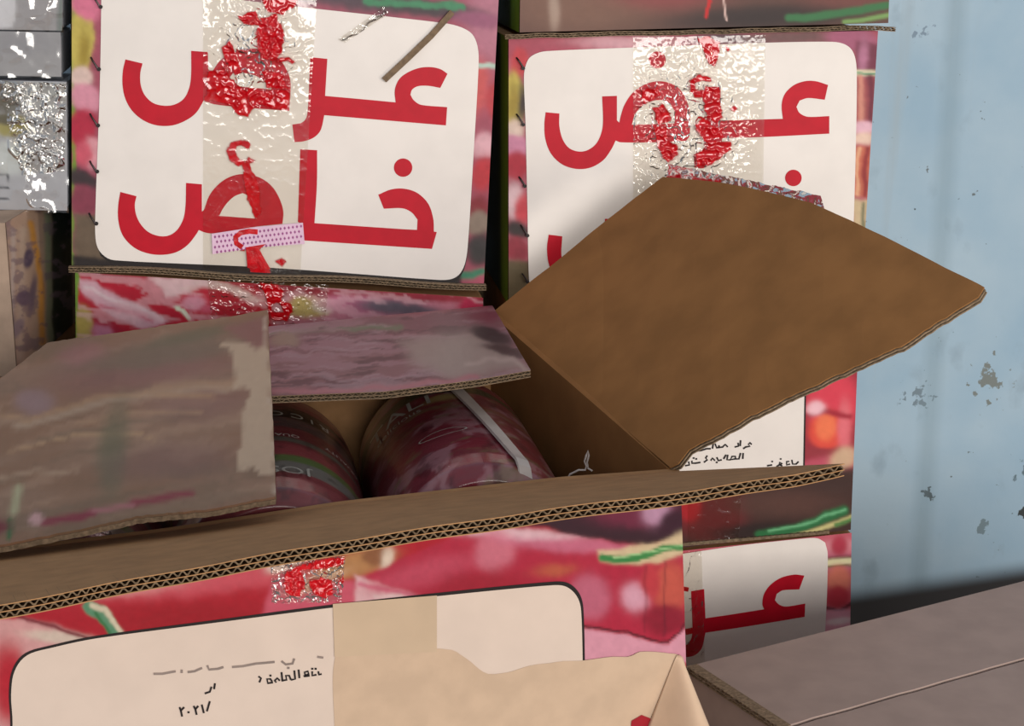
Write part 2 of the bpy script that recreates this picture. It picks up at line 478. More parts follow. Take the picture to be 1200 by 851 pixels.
def base_at(q, plane, depth):
    Fr = plane.hit(np.array([q[3][0], q[2][0]]), np.array([q[3][1], q[2][1]])); m = Fr.mean(0); return m - plane.n * depth / 2


q = [(84, -50), (586, -32), (567, 333), (84, 312)]
r = thing('printed_carton', 'large tilted white-fronted carton with complete two-line red lettering, left column', 'carton', base_at(q, PL, .26), CG)
Fr, Bk = carton(r, q, PL, .26)
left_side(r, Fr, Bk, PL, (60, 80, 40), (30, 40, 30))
ops = [E(575, 20, 30, 60, 0, 12, (190, 120, 140)), E(590, 120, 22, 25, 0, 5, (195, 60, 70)), E(560, 100, 12, 30, 0, 6, (215, 90, 90)), L([(556, 78), (580, 80)], 6, 2, (190, 215, 200)),
       E(566, 170, 15, 14, 0, 5, (235, 180, 190)), E(566, 205, 14, 22, 0, 5, (200, 50, 60)), E(562, 245, 14, 14, 0, 5, (140, 40, 50)), E(560, 262, 16, 14, 0, 4, (150, 130, 115)),
       E(562, 292, 16, 18, 0, 5, (60, 55, 55)), L([(540, 322), (566, 318)], 10, 3, (60, 130, 100)),
       L([(84, -20), (84, 330)], 5, 1.0, (120, 150, 50)), E(95, 48, 16, 40, 0, 3, (205, 185, 90)), E(98, 60, 8, 22, 0, 5, (165, 140, 50)), E(100, 10, 20, 14, 30, 4, (225, 120, 150)),
       E(96, 92, 14, 14, 20, 4, (230, 200, 190)), E(100, 115, 20, 16, 20, 4, (225, 150, 170)), E(96, 150, 18, 22, 10, 4, (185, 35, 65)), E(108, 178, 12, 18, 0, 4, (230, 160, 170)),
       E(96, 180, 10, 14, 0, 4, (215, 90, 110)), E(96, 212, 22, 12, 20, 4, (60, 45, 50)), E(98, 235, 18, 16, 0, 4, (140, 60, 80)), G([(86, 250), (120, 250), (140, 320), (86, 318)], 4, (110, 92, 75)),
       G([(84, 300), (540, 322), (540, 345), (84, 322)], 3, (40, 32, 32)), E(250, -5, 120, 14, 2, 6, (170, 100, 120)), E(420, -2, 80, 14, 5, 6, (90, 70, 80)), E(505, 10, 60, 9, 5, 4, (70, 60, 65)),
       E(560, 22, 30, 9, 8, 4, (160, 90, 120)), L([(430, 2), (540, 8)], 8, 2, (70, 140, 100))]
face_grid('printed_face', quadmap(q), 230, 170, PL, .0022, PRINT, r, (170, 80, 100), ops, warp=5, seed=1, k=.85, grain=.14)
lab = [(119, -20), (117, 100), (112, 240), (112, 280), (118, 296), (134, 305), (320, 314), (512, 328), (532, 326), (543, 314), (548, 290), (555, 180), (561, 70), (557, 46), (545, 34), (520, 27), (350, 8), (250, -4), (170, -15)]
flat('label_edge', [(x, y + (4 if y > 280 else 0)) for x, y in lab], PL, .0026, BLACK, r)
flat('label_panel', lab, PL, .0030, LABEL, r)
z1 = (5, 120, 40); z2 = (5, 120, 160); z3 = (5, 320, 50); z4 = (3.544, 320, 160)
flat('letter', [(135, 148), (235, 172), (222, 230), (225, 300), (250, 360), (300, 405), (370, 420), (430, 410), (480, 375), (510, 310), (520, 230), (520, 98), (618, 105), (620, 205), (640, 225), (690, 155), (760, 108), (850, 85), (950, 95), (1030, 140), (1080, 210), (1103, 290), (1095, 450), (770, 425), (650, 410), (595, 388), (550, 460), (490, 505), (410, 535), (320, 535), (240, 505), (175, 450), (135, 380), (118, 300), (120, 215)], PL, .0034, RED, r, sc=z1)
flat('letter_counter', [(740, 262), (765, 230), (830, 228), (900, 245), (955, 285), (993, 300), (990, 326), (930, 318), (800, 306), (752, 292)], PL, .0038, LABEL, r, sc=z1)
flat('letter', [(1022, 182), (980, 155), (920, 143), (850, 150), (780, 180), (735, 220), (713, 280), (718, 350), (560, 335), (305, 312), (318, 95), (218, 85), (205, 370), (195, 440), (165, 470), (113, 480), (125, 583), (180, 578), (240, 555), (280, 510), (300, 425), (1013, 485), (1020, 378), (870, 365), (825, 338), (805, 305), (815, 275), (850, 255), (910, 253), (980, 265)], PL, .0034, RED, r, sc=z3)
flat('letter', [(105, 325), (200, 350), (190, 400), (198, 460), (225, 515), (270, 560), (330, 583), (390, 580), (440, 545), (475, 480), (487, 400), (490, 272), (583, 280), (583, 440), (595, 430), (625, 350), (670, 290), (730, 245), (800, 222), (870, 225), (940, 250), (1000, 300), (1040, 370), (1060, 440), (1055, 512), (900, 528), (800, 545), (645, 568), (600, 562), (565, 548), (545, 580), (500, 635), (440, 675), (370, 692), (290, 690), (210, 665), (150, 620), (110, 560), (92, 480), (93, 400)], PL, .0034, RED, r, sc=z2)
flat('letter_counter', [(685, 465), (705, 425), (735, 385), (775, 350), (822, 332), (860, 352), (890, 400), (902, 440), (905, 482)], PL, .0038, LABEL, r, sc=z2)
flat('letter', [(113, 53), (183, 57), (182, 200), (172, 360), (540, 385), (598, 388), (600, 345), (575, 315), (535, 298), (460, 300), (437, 242), (490, 220), (545, 217), (600, 235), (645, 280), (665, 340), (668, 395), (680, 397), (660, 467), (130, 432), (122, 365), (103, 355)], PL, .0034, RED, r, sc=z4)
flat('letter_dot', circ(472.4, 196.5, 10.8), PL, .0034, RED, r, smooth=False)
# clear tape with its crumpled red printing
RT_ops = [G([(300, -5), (352, -5), (345, 8), (328, 18), (315, 12)], 1, 0), G([(305, 22), (322, 16), (334, 40), (332, 62), (322, 70), (305, 68), (300, 45)], 1, 0), G([(280, 20), (300, 12), (306, 30), (285, 28)], 1, 0),
          G([(258, 56), (270, 48), (276, 62), (284, 84), (276, 90), (262, 68)], 1, 0), G([(244, 84), (262, 82), (276, 98), (284, 104), (337, 106), (338, 128), (300, 122), (292, 136), (278, 136), (270, 122), (240, 118)], 1, 0),
          G([(306, 84), (330, 86), (338, 106), (312, 102)], 1, 0), L([(326, 70), (338, 68), (342, 72)], 4, 1, 0),
          L([(290, 171), (282, 168), (273, 170), (269, 178), (273, 187), (281, 190)], 8, 1, 0), G([(292, 184), (301, 188), (292, 191), (284, 189)], 1, 0), G([(283, 190), (292, 190), (297, 202), (303, 215), (308, 250), (300, 256), (290, 232)], 1, 0),
          L([(300, 273), (288, 273), (278, 277), (276, 284), (284, 289)], 8, 1, 0), G([(288, 290), (312, 287), (304, 295), (314, 312), (318, 332), (296, 332), (290, 300)], 1, 0), G([(329, 304), (334, 309), (329, 313), (324, 308)], 1, 0)]
film_sheet('packing_tape', [(238, -20), (372, -14), (352, 322), (238, 316)], 130, 300, PL, .0046, lambda x, y: .00015 + .0065 * np.clip(1 - np.hypot((x - 300) / 75, (y - 60) / 85), 0, 1), FILM, r, RT_ops, seed=3, fq=13)
# pink patterned strip with small dark marks, red mark over it
PINKTAPE = solid('pink_patterned_tape', (226, 190, 214), .35, 1.0, .05, 60)
PURP = solid('purple_pattern_ink', (150, 70, 130), .4)
pk = flat('patterned_tape_strip', [(248, 274), (300, 266), (355, 261), (357, 286), (300, 290), (249, 298)], PL, .0054, PINKTAPE, r, smooth=False)
V = []; Fc = []
for i in range(22):
    for j in range(4):
        x = 252 + i * 4.8 + (j % 2) * 2.4; y = 278 + j * 6 - (x - 250) * .125
        if x > 354: continue
        c = PL.hit(np.array([x, x + 1.4, x, x - 1.4]), np.array([y - 2.0, y, y + 2.0, y]), .0057); s = len(V); V += list(c); Fc.append((s, s + 3, s + 2, s + 1))
mk('tape_pattern', V, Fc, PURP, pk)
strokes('red_mark', [[(302, 272), (292, 271), (282, 273), (276, 278), (277, 285), (284, 290)], ], PL, .0060, TAPERED, r, 6)
flat('red_mark', [(288, 290), (312, 286), (304, 292), (309, 302), (317, 315), (307, 315), (302, 306), (300, 315), (290, 314)], PL, .0060, TAPERED, r, smooth=False)
# staples along the left of the label
def staples(root, pts, plane):
    for (x, y, l) in pts:
        P = plane.hit(np.array([x - 9 * l, x - 7 * l, x - 1, x + 1]), np.array([y - 14 * l, y - 11 * l, y - 2, y]), 0)
        offs = (.003, .006, .006, .003); v, f = tube([P[i] + plane.n * offs[i] for i in range(4)], .0009, 6)
        mk('staple', v, f, DARKSTEEL, root)
        h = plane.hit(np.array([x]), np.array([y]), .0052)[0]; v, f = tube([h, h + plane.n * .001], .0019, 8); mk('staple_hole', v, f, BLACK, root)


staples(r, [(118, 8, 1), (116, 81, 1), (115, 147, 1), (114, 201, .9), (113, 262, .9)], PL)
# brown lip of the cut base flaps under this carton
n = 40; xs = np.linspace(80, 570, n)
Oc = PL.hit(xs, 312 + (xs - 84) * .045 + 1.5 * np.sin(xs / 37), .012); Hc = Oc - PL.n * .0078
corrugated('base_flap_edge', Hc, Oc, -ZZ, KRAFT_EDGE, r, t=.0052, waves=60, inset=.008)

# brown plant strip and folded clear strap on the label
t1 = thing('straw_strip', 'thin brown strip hanging diagonally over the white label of the left carton', 'strip', PL.hit(np.array([530.]), np.array([16.]), .006)[0])
hx = np.array([530, 505, 478, 450.]); hy = np.array([14, 42, 68, 94.]); Pp = PL.hit(hx, hy, .006); side = np.array([.0020, 0, -.0020])
slab(np.vstack([Pp - side, (Pp + side)[::-1]]), PL.n * .0012, STICK, 'strip', t1)
t1b = thing('folded_film_scrap', 'small folded clear film scrap at the top of the left white label', 'scrap', PL.hit(np.array([430.]), np.array([20.]), .005)[0])
film_sheet('film', [(396, 46), (450, 8), (456, 16), (404, 50)], 30, 10, PL, .005, .003, WRAP, t1b, [L([(400, 47), (420, 38), (452, 12)], 1.5, .5, 0)], seed=8, red=(70, 60, 55))

# ------------------------------------------------------------------ second carton of the left column
q = [(88, 319), (566, 349), (578, 760), (92, 740)]
r = thing('printed_carton', 'vegetable-printed carton directly under the tilted lettered carton, mostly hidden by the open box', 'carton', base_at(q, PL, .26), CG)
Fr, Bk = carton(r, q, PL, .24)
ops = [G([(90, 322), (300, 330), (330, 345), (335, 400), (80, 400)], 2, (190, 20, 50)),
       G([(90, 326), (112, 330), (140, 345), (170, 362), (198, 379), (165, 386), (135, 372), (112, 355), (96, 342)], 2.5, (222, 175, 190)), L([(118, 356), (150, 366), (176, 376)], 4, 3, (205, 60, 95), .7), L([(100, 336), (150, 356), (192, 376)], 4, 2, (236, 215, 222), .8),
       E(122, 382, 30, 7, 20, 3, (175, 30, 60)), G([(176, 327), (240, 326), (280, 337), (312, 352), (302, 355), (270, 343), (235, 341), (212, 348), (196, 349), (190, 340)], 2.5, (236, 205, 205)), E(228, 356, 14, 8, -10, 3, (222, 150, 170)), E(262, 350, 32, 7, 14, 3, (196, 30, 55)), E(242, 363, 8, 4, 0, 2, (205, 90, 115)),
       E(98, 380, 12, 22, 0, 3, (190, 170, 90)), E(122, 390, 14, 8, 20, 3, (205, 130, 160)), L([(209, 363), (213, 366), (219, 374)], 6, 1.2, (222, 228, 205)),
       G([(320, 345), (480, 350), (560, 355), (570, 380), (430, 385), (320, 380)], 3, (205, 130, 150)), E(360, 360, 26, 12, 0, 3, (205, 185, 120)), E(377, 358, 12, 9, 0, 3, (232, 222, 205)),
       E(420, 358, 45, 11, 5, 4, (205, 110, 145)), E(470, 362, 50, 9, 6, 4, (110, 100, 115)), E(500, 376, 50, 7, 3, 4, (230, 160, 180)), E(552, 360, 14, 10, 0, 3, (190, 40, 80)), F_(40, 8, 8, .58, .05, (235, 190, 200), .5),
       L([(89, 320), (90, 460)], 6, 1, (110, 150, 50)), G([(60, 430), (600, 430), (600, 780), (60, 780)], 5, (110, 40, 50))]
face_grid('printed_face', quadmap(q), 240, 150, PL, .0022, PRINT, r, (160, 40, 60), ops, warp=5, seed=2, k=.85, grain=.14)
film_sheet('packing_tape', [(243, 326), (385, 334), (380, 385), (248, 380)], 100, 50, PL, .0035, .002, FILM, r,
           [G([(304, 332), (330, 336), (332, 352), (340, 356), (344, 366), (336, 376), (318, 374), (312, 352)], 1, 0), ('cut', [(318, 358), (330, 354), (334, 366), (320, 366)])], seed=6)

# ------------------------------------------------------------------ right column
# top carton
q = [(612, -190), (1048, -190), (1041, 27), (609, 38)]
r = thing('printed_carton', 'topmost carton of the right column, dark brown printed base with green leaf', 'carton', base_at(q, PR, .26), CG)
Fr, Bk = carton(r, q, PR, .26)
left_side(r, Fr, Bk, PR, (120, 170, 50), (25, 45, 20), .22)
ops = [G([(600, -60), (1100, -60), (1100, 60), (600, 60)], 2, (92, 60, 52)), E(680, 0, 90, 40, 0, 25, (120, 85, 70)), E(780, -8, 60, 18, 0, 12, (135, 62, 62)), E(900, 20, 110, 14, -3, 8, (45, 30, 30)), E(1000, -5, 60, 14, 0, 8, (110, 60, 55)), E(650, 10, 6, 24, 0, 4, (165, 140, 125)),
       L([(925, 22), (980, 16), (1040, 6)], 9, 2, (50, 110, 65)), L([(990, 26), (1042, 18)], 5, 2, (120, 160, 90)), L([(828, -10), (831, 2), (827, 20)], 4, 1, (200, 20, 25)), L([(846, -5), (852, 24)], 2, .8, (225, 190, 180))]
face_grid('printed_face', quadmap(q), 215, 110, PR, .0022, PRINT, r, (150, 50, 60), ops, warp=2, seed=3)

# special offer carton, right
q = [(596, 44), (1029, 36), (1009, 347), (596, 356)]
r = thing('printed_carton', 'white-fronted red-lettered carton second from top, behind the raised brown flap', 'carton', base_at(q, PR, .26), CG)
Fr, Bk = carton(r, q, PR, .26)
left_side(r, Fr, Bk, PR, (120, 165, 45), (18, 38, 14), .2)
ops = [G([(590, 38), (1040, 28), (1040, 56), (590, 70)], 4, (180, 75, 95)), E(740, 50, 60, 8, 0, 5, (225, 170, 180)), E(850, 46, 40, 7, 0, 4, (95, 60, 75)), E(930, 44, 70, 8, -2, 5, (120, 85, 85)), E(1000, 46, 30, 14, 10, 5, (175, 95, 125)),
       E(610, 75, 12, 18, 0, 4, (205, 60, 70)), E(602, 118, 14, 32, 0, 3, (205, 185, 85)), E(602, 122, 6, 22, 0, 4, (165, 140, 50)), E(612, 120, 5, 22, 0, 3, (60, 45, 45)), E(604, 152, 10, 12, 0, 4, (232, 205, 190)),
       E(606, 172, 16, 14, 20, 4, (215, 140, 170)), E(606, 195, 14, 16, 0, 4, (185, 40, 60)), E(601, 235, 10, 20, 0, 4, (238, 200, 205)), E(612, 245, 8, 16, 0, 4, (215, 70, 80)), E(606, 268, 16, 10, 20, 4, (55, 45, 45)), E(605, 290, 14, 14, 0, 4, (145, 45, 60)),
       G([(592, 304), (622, 304), (622, 360), (592, 360)], 4, (105, 90, 65)),
       G([(1003, 50), (1035, 50), (1030, 92), (1003, 88)], 4, (120, 45, 70)), E(1012, 70, 5, 20, 0, 4, (190, 120, 150)), L([(1000, 86), (1030, 87)], 7, 2, (235, 225, 190)), L([(1006, 87), (1028, 88)], 2.5, 1, (90, 160, 120)),
       G([(1002, 92), (1030, 92), (1026, 145), (1003, 140)], 3, (165, 75, 80)), L([(1010, 92), (1009, 142)], 6, 3, (225, 150, 130)), L([(1021, 92), (1020, 146)], 6, 3, (110, 30, 55)),
       E(1012, 150, 14, 8, 0, 3, (240, 190, 205)), E(1012, 163, 14, 7, 0, 3, (245, 210, 190)), G([(1001, 172), (1024, 172), (1020, 230), (1001, 230)], 3, (205, 105, 80)), L([(1015, 175), (1014, 228)], 5, 2, (150, 40, 45)), L([(1006, 175), (1005, 228)], 4, 2, (240, 180, 140)),
       G([(1000, 234), (1020, 234), (1016, 280), (1000, 280)], 3, (215, 190, 150)), L([(1013, 238), (1012, 280)], 4, 2, (120, 120, 90)), E(1008, 310, 20, 28, 0, 4, (170, 60, 70))]
face_grid('printed_face', quadmap(q), 220, 155, PR, .0022, PRINT, r, (185, 95, 110), ops, warp=4, seed=4, k=.85, grain=.14)
lab = [(616, 150), (614, 90), (617, 74), (624, 65), (640, 60), (760, 55), (900, 50), (975, 49), (992, 53), (1001, 64), (1004, 85), (1003, 170), (999, 300), (996, 336), (625, 344), (620, 330), (618, 240)]
flat('label_panel', lab, PR, .0030, LABEL, r)
z5 = (4.729, 620, 40); z6 = (3.404, 780, 40); z7 = (4.727, 580, 180); z8 = (4.729, 795, 600)
flat('letter', [(92, 433), (168, 440), (168, 510), (185, 580), (220, 630), (270, 650), (320, 645), (370, 610), (400, 550), (410, 480), (405, 345), (487, 342), (487, 478), (500, 490), (512, 440), (530, 390), (570, 330), (630, 285), (700, 262), (770, 268), (830, 300), (870, 360), (890, 430), (890, 560), (870, 592), (700, 600), (510, 600), (480, 590), (455, 640), (410, 700), (340, 740), (260, 747), (180, 720), (120, 660), (90, 580), (85, 500)], PR, .0034, RED, r, sc=z5)
flat('letter_counter', [(570, 502), (590, 440), (640, 388), (700, 367), (760, 372), (795, 405), (808, 450), (805, 495)], PR, .0038, LABEL, r, sc=z5)
flat('letter_dot', circ(770.3, 70.2, 10), PR, .0034, RED, r, smooth=False)
flat('letter', [(648, 203), (600, 188), (555, 188), (510, 205), (475, 240), (463, 285), (468, 338), (218, 345), (220, 210), (163, 210), (163, 400), (155, 450), (135, 472), (112, 480), (116, 532), (150, 535), (190, 510), (218, 470), (225, 415), (400, 410), (653, 397), (653, 327), (570, 330), (535, 315), (522, 290), (535, 265), (570, 255), (635, 262)], PR, .0034, RED, r, sc=z6)
flat('letter_dot', circ(929.8, 208.6, 9.7), PR, .0034, RED, r, smooth=False)
flat('letter', [(917, 240), (932, 231), (948, 231), (962, 243), (969, 262), (970, 300), (900, 304), (840, 308), (840, 290), (950, 284), (948, 262), (938, 252), (920, 258)], PR, .0034, RED, r)
flat('letter', [(643, 275), (659, 277), (658, 300), (664, 318), (676, 322), (676, 338), (656, 332), (644, 312), (641, 292)], PR, .0034, RED, r)
flat('letter', [(709, 256.5), (726, 256.5), (726, 310), (709, 312)], PR, .0034, RED, r)
film_sheet('packing_tape', [(742, 44), (897, 41), (893, 330), (742, 330)], 130, 230, PR, .0046, lambda x, y: .00015 + .006 * np.clip(1 - np.hypot((x - 800) / 90, (y - 150) / 110), 0, 1), FILM, r,
           [G([(818, 46), (830, 42), (845, 50), (842, 66), (838, 76), (830, 74), (824, 62)], 1, 0), G([(850, 54), (856, 58), (852, 61)], 1, 0),
            L([(832, 93), (822, 91), (812, 96), (810, 104), (816, 110), (823, 110)], 7, 1, 0), G([(826, 103), (843, 103), (846, 128), (848, 136), (838, 144), (828, 138), (823, 115)], 1, 0),
            G([(815, 145), (824, 138), (832, 146), (850, 150), (846, 162), (826, 166), (814, 152)], 1, 0), G([(828, 165), (856, 166), (856, 176), (846, 182), (834, 194), (816, 196), (814, 180), (828, 174)], 1, 0), G([(856, 126), (860, 122), (865, 127), (860, 130)], 1, 0),
            G([(750, 106), (772, 100), (776, 112), (756, 122)], 1, 0), G([(766, 126), (776, 122), (786, 136), (784, 142), (774, 146), (766, 140)], 1, 0), G([(764, 146), (782, 150), (780, 164), (796, 172), (796, 182), (784, 190), (774, 184), (768, 160)], 1, 0)], seed=12, fq=9)
staples(r, [(613, 80, .9), (613, 146, .9), (615, 218, .8), (618, 276, .9), (618, 330, .7)], PR)
n = 50; xs = np.linspace(592, 1050, n); ys = 45.5 - (xs - 592) * .024 + 1.6 * (vn(xs / 17, xs * 0, 5) - .5) + np.where(xs > 1030, (xs - 1030) * .12, 0)
Oc = PR.hit(xs, ys - 5, .010); Hc = Oc - PR.n * .0065
corrugated('lid_flap_edge', Hc, Oc, -ZZ, KRAFT_EDGE, r, t=.0042, waves=50, inset=.008)

# third carton with the small text
q = [(597, 360), (1008, 351), (997, 621), (600, 663)]
r = thing('printed_carton', 'third carton of right column, small black text and a dark base with green leaf', 'carton', base_at(q, PR, .26), CG)
Fr, Bk = carton(r, q, PR, .26)
ops = [E(975, 470, 32, 40, 0, 8, (215, 60, 80)), E(970, 505, 24, 22, 0, 5, (225, 75, 60)), E(968, 500, 13, 15, 0, 5, (240, 120, 80)), E(990, 500, 8, 30, 0, 4, (225, 110, 120)), L([(942, 486), (965, 482), (996, 488)], 6, 3, (160, 30, 50)), E(955, 478, 10, 8, 0, 4, (240, 190, 200)), E(962, 530, 26, 6, 0, 3, (150, 50, 60)),
       G([(941, 540), (1000, 528), (1000, 556), (930, 560)], 5, (190, 80, 100)), E(988, 538, 16, 12, -30, 5, (205, 170, 140)),
       G([(790, 552), (1005, 548), (1005, 640), (790, 660)], 5, (62, 40, 36)), E(830, 600, 45, 35, 0, 12, (105, 30, 34)), E(808, 590, 14, 22, 0, 5, (170, 25, 35)), E(920, 590, 60, 14, 0, 10, (85, 55, 48)), E(900, 622, 60, 10, -4, 6, (40, 26, 26)),
       L([(890, 627), (930, 619), (965, 608), (990, 598)], 11, 2.5, (38, 105, 60)), L([(900, 622), (950, 611), (992, 597)], 2.5, 1.5, (110, 180, 130)), L([(930, 628), (965, 618), (998, 606)], 5, 2, (200, 190, 130)), L([(980, 614), (998, 608)], 4, 2, (60, 120, 60)), E(940, 632, 60, 4, -5, 3, (140, 50, 65))]
face_grid('printed_face', quadmap(q), 210, 150, PR, .0022, PRINT, r, (150, 40, 55), ops, warp=3, seed=5)
flat('label_panel', [(700, 390), (944, 384), (941, 556), (700, 560)], PR, .0030, LABEL, r, smooth=False)
flat('label_edge', [(944, 384), (946, 384), (943, 556), (941, 556)], PR, .0031, BLACK, r, smooth=False)
# مواد ماسكة / الصلاحية ٤ شهور من تاريخ / يحفظ في
T = [[(881, 521), (879, 519), (877, 521), (879, 523), (874, 524), (871, 526)], [(868, 516), (867.5, 523)], [(865, 519), (865.5, 523), (861, 524)], [(853, 524), (850, 521), (847, 524), (840, 525), (838, 520)], [(843, 522), (842, 525)], [(833, 526), (828, 526), (822, 528), (814, 529)], [(836, 519), (835, 526)], [(826, 523)], [(818, 524)],
     [(871, 531), (870.5, 538)], [(868, 531), (866, 538), (861, 538), (856, 539), (858, 535), (862, 535), (862, 538)], [(856, 539), (852, 539), (853, 533)], [(851, 533), (848, 538)], [(846, 539), (842, 540), (840, 536)], [(840, 542)], [(838, 540), (835, 537), (833, 540)],
     [(829, 534), (827, 537), (829, 539), (825, 542)], [(821, 542), (815, 543), (811, 543), (811, 540)], [(816, 538)], [(813, 537)], [(807, 541), (808, 545), (803, 546)], [(800, 541), (798, 546), (794, 547)], [(805, 538)]]
strokes('small_text', T, PR, .0036, BLACK, r, 2.0)
T = [[(936, 541), (933, 544), (929, 544), (928, 539)], [(926, 544), (922, 545), (922, 541), (925, 541)], [(917, 546), (913, 545), (914, 542), (917, 543), (910, 547)], [(905, 545), (899, 546)], [(915, 538)], [(905, 541)], [(931, 547)]]
strokes('small_text', T, PR, .0036, BLACK, r, 1.9)
film_sheet('packing_tape', [(806, 560), (870, 556), (866, 630), (806, 636)], 50, 50, PR, .0030, .0010, FILM, r, [], seed=15, fq=16)
n = 30; xs = np.linspace(780, 972, n); Oc = PR.hit(xs, 637.5 - (xs - 800) * .085, .007); Hc = Oc - PR.n * .0025
corrugated('base_flap_edge', Hc, Oc, -ZZ, KRAFT_EDGE, r, t=.0026, waves=30, inset=.006)

# fourth carton
q = [(600, 667), (998, 624.5), (994, 905), (604, 930)]
r = thing('printed_carton', 'low white-fronted carton with a slanted red word behind the grey-brown carton', 'carton', base_at(q, PR, .26), CG)
Fr, Bk = carton(r, q, PR, .26)
ops = [E(982, 655, 18, 20, 0, 5, (200, 110, 130)), E(985, 640, 20, 8, 0, 4, (205, 130, 140)), E(984, 640, 10, 12, 0, 4, (170, 50, 70)), L([(968, 658), (998, 655)], 7, 3, (95, 25, 40)), L([(968, 661), (998, 658)], 7, 2, (232, 225, 180)), L([(968, 666), (998, 663)], 2, 1, (90, 110, 60)), E(983, 680, 14, 16, 0, 4, (222, 125, 105)), E(982, 700, 15, 13, 0, 4, (180, 50, 65)),
       L([(968, 712), (985, 716), (998, 708)], 3, 1, (90, 20, 35)), G([(966, 716), (998, 714), (998, 745), (964, 750)], 3, (232, 165, 185)), E(984, 728, 16, 4, -10, 2, (245, 220, 225))]
face_grid('printed_face', quadmap(q), 200, 130, PR, .0022, PRINT, r, (190, 90, 105), ops, warp=2, seed=6)
flat('label_panel', [(780, 652), (801, 649), (870, 639), (945, 631), (958, 631), (967, 636), (970, 650), (969, 700), (966, 760), (960, 900), (780, 900)], PR, .0030, LABEL, r)
flat('letter', [(698, 353), (640, 348), (570, 365), (510, 405), (475, 455), (465, 510), (475, 540), (300, 568), (150, 590), (143, 428), (70, 440), (78, 640), (72, 700), (50, 735), (10, 745), (10, 810), (45, 805), (90, 795), (130, 755), (150, 670), (400, 632), (700, 582), (703, 508), (600, 525), (560, 515), (535, 490), (545, 455), (580, 435), (670, 430)], PR, .0034, RED, r, sc=z8)
strokes('red_mark', [[(803, 741), (812, 739)]], PR, .0038, TAPERED, r, 7)
strokes('red_mark', [[(804, 688), (803, 693)]], PR, .0038, TAPERED, r, 7)
film_sheet('packing_tape', [(790, 648), (822, 645), (826, 780), (790, 785)], 30, 70, PR, .0040, .0015, FILM, r, [], seed=17)

# hidden base of the two columns
for (nm, lb, q, pl) in (('plain_carton', 'plain brown carton at the bottom of the right column, hidden low down', [(604, 932), (994, 908), (990, 1400), (608, 1400)], PR),):
    Fb = pl.hit(np.array([x for x, _ in q], float), np.array([y for _, y in q], float)); Fb[2] = Fb[1] * [1, 1, 0]; Fb[3] = Fb[0] * [1, 1, 0]
    r = thing(nm, lb, 'carton', [Fb[3][0] * .5 + Fb[2][0] * .5, Fb[3][1] + .15, 0]); hexa(np.vstack([Fb, Fb - pl.n * .26]), KRAFT, 'body', r)
q = [(92, 742), (578, 762), (578, 1400), (92, 1400)]; Fb = PL.hit(np.array([x for x, _ in q], float), np.array([y for _, y in q], float)); Fb[2] = Fb[1] * [1, 1, 0]; Fb[3] = Fb[0] * [1, 1, 0]
r = thing('plain_carton', 'plain brown carton at the bottom of the left column, hidden low down', 'carton', [Fb[3][0] * .5 + Fb[2][0] * .5, Fb[3][1] + .15, 0]); hexa(np.vstack([Fb, Fb - PL.n * .24]), KRAFT, 'body', r)

# ------------------------------------------------------------------ far left: pale printed carton and wrapped packs on it
XL = -.455; PS = Plane((XL, 1.5, 0), (1, 0, 0))
zt = .975; zb = .832; y0, y1 = 1.512, 1.75
r = thing('pale_carton', 'small pale carton with an orange stripe and purple blotches at the left edge', 'carton', (XL - .12, 1.63, zb))
xl = XL - .26
hexa([(xl, y0, zt), (XL, y0, zt), (XL, y0, zb), (xl, y0, zb), (xl, y1, zt), (XL, y1, zt), (XL, y1, zb), (xl, y1, zb)], solid('pale_board', (186, 160, 140), .7, .8), 'body', r)
nu, nv = 120, 110; u, v = np.meshgrid(np.linspace(0, 1, nu), np.linspace(0, 1, nv), indexing='ij')
P = np.stack([np.full(u.shape, XL + .0008), y0 + (y1 - y0) * u, zt + (zb - zt) * v], -1)
D = P - CAM; dep = D @ FW; px = 600 + FPX * D[..., 0] / dep; py = 425.5 - FPX * (D @ UP) / dep
ops = [L([(26, 270), (24, 420)], 8, 5, (200, 178, 160), .7), L([(15, 270), (14, 420)], 5, 3, (200, 190, 185), .6), L([(36, 262), (44, 300), (49, 350), (50, 400)], 7, 2.5, (205, 145, 70)), L([(56, 240), (60, 400)], 9, 3, (130, 135, 110)), L([(72, 200), (74, 410)], 24, 2, (34, 44, 34)),
       E(33, 303, 6, 12, 10, 2, (90, 75, 95)), E(28, 350, 9, 10, 20, 2, (110, 90, 105)), E(12, 390, 5, 20, 10, 2, (105, 90, 100)), E(38, 345, 4, 22, 5, 2, (115, 95, 105)), E(22, 385, 6, 12, 30, 2, (150, 130, 135)), F_(8, 12, 80, .6, .02, (120, 100, 112), .6), L([(5, 245), (5, 445)], 2.5, 1, (225, 222, 220))]
mk('side_print', P, gridfaces(nu, nv), PRINT, r, paint(px, py, (182, 152, 132), ops, warp=2, seed=7, k=.95))
# its plain support, hidden
rs = thing('plain_carton', 'plain brown carton holding up the pale carton at left, hidden low down', 'carton', (XL - .12, 1.63, 0))
hexa([(xl, y0, zb - .001), (XL - .005, y0, zb - .001), (XL - .005, y0, 0), (xl, y0, 0), (xl, y1, zb - .001), (XL - .005, y1, zb - .001), (XL - .005, y1, 0), (xl, y1, 0)], KRAFT, 'body', rs)


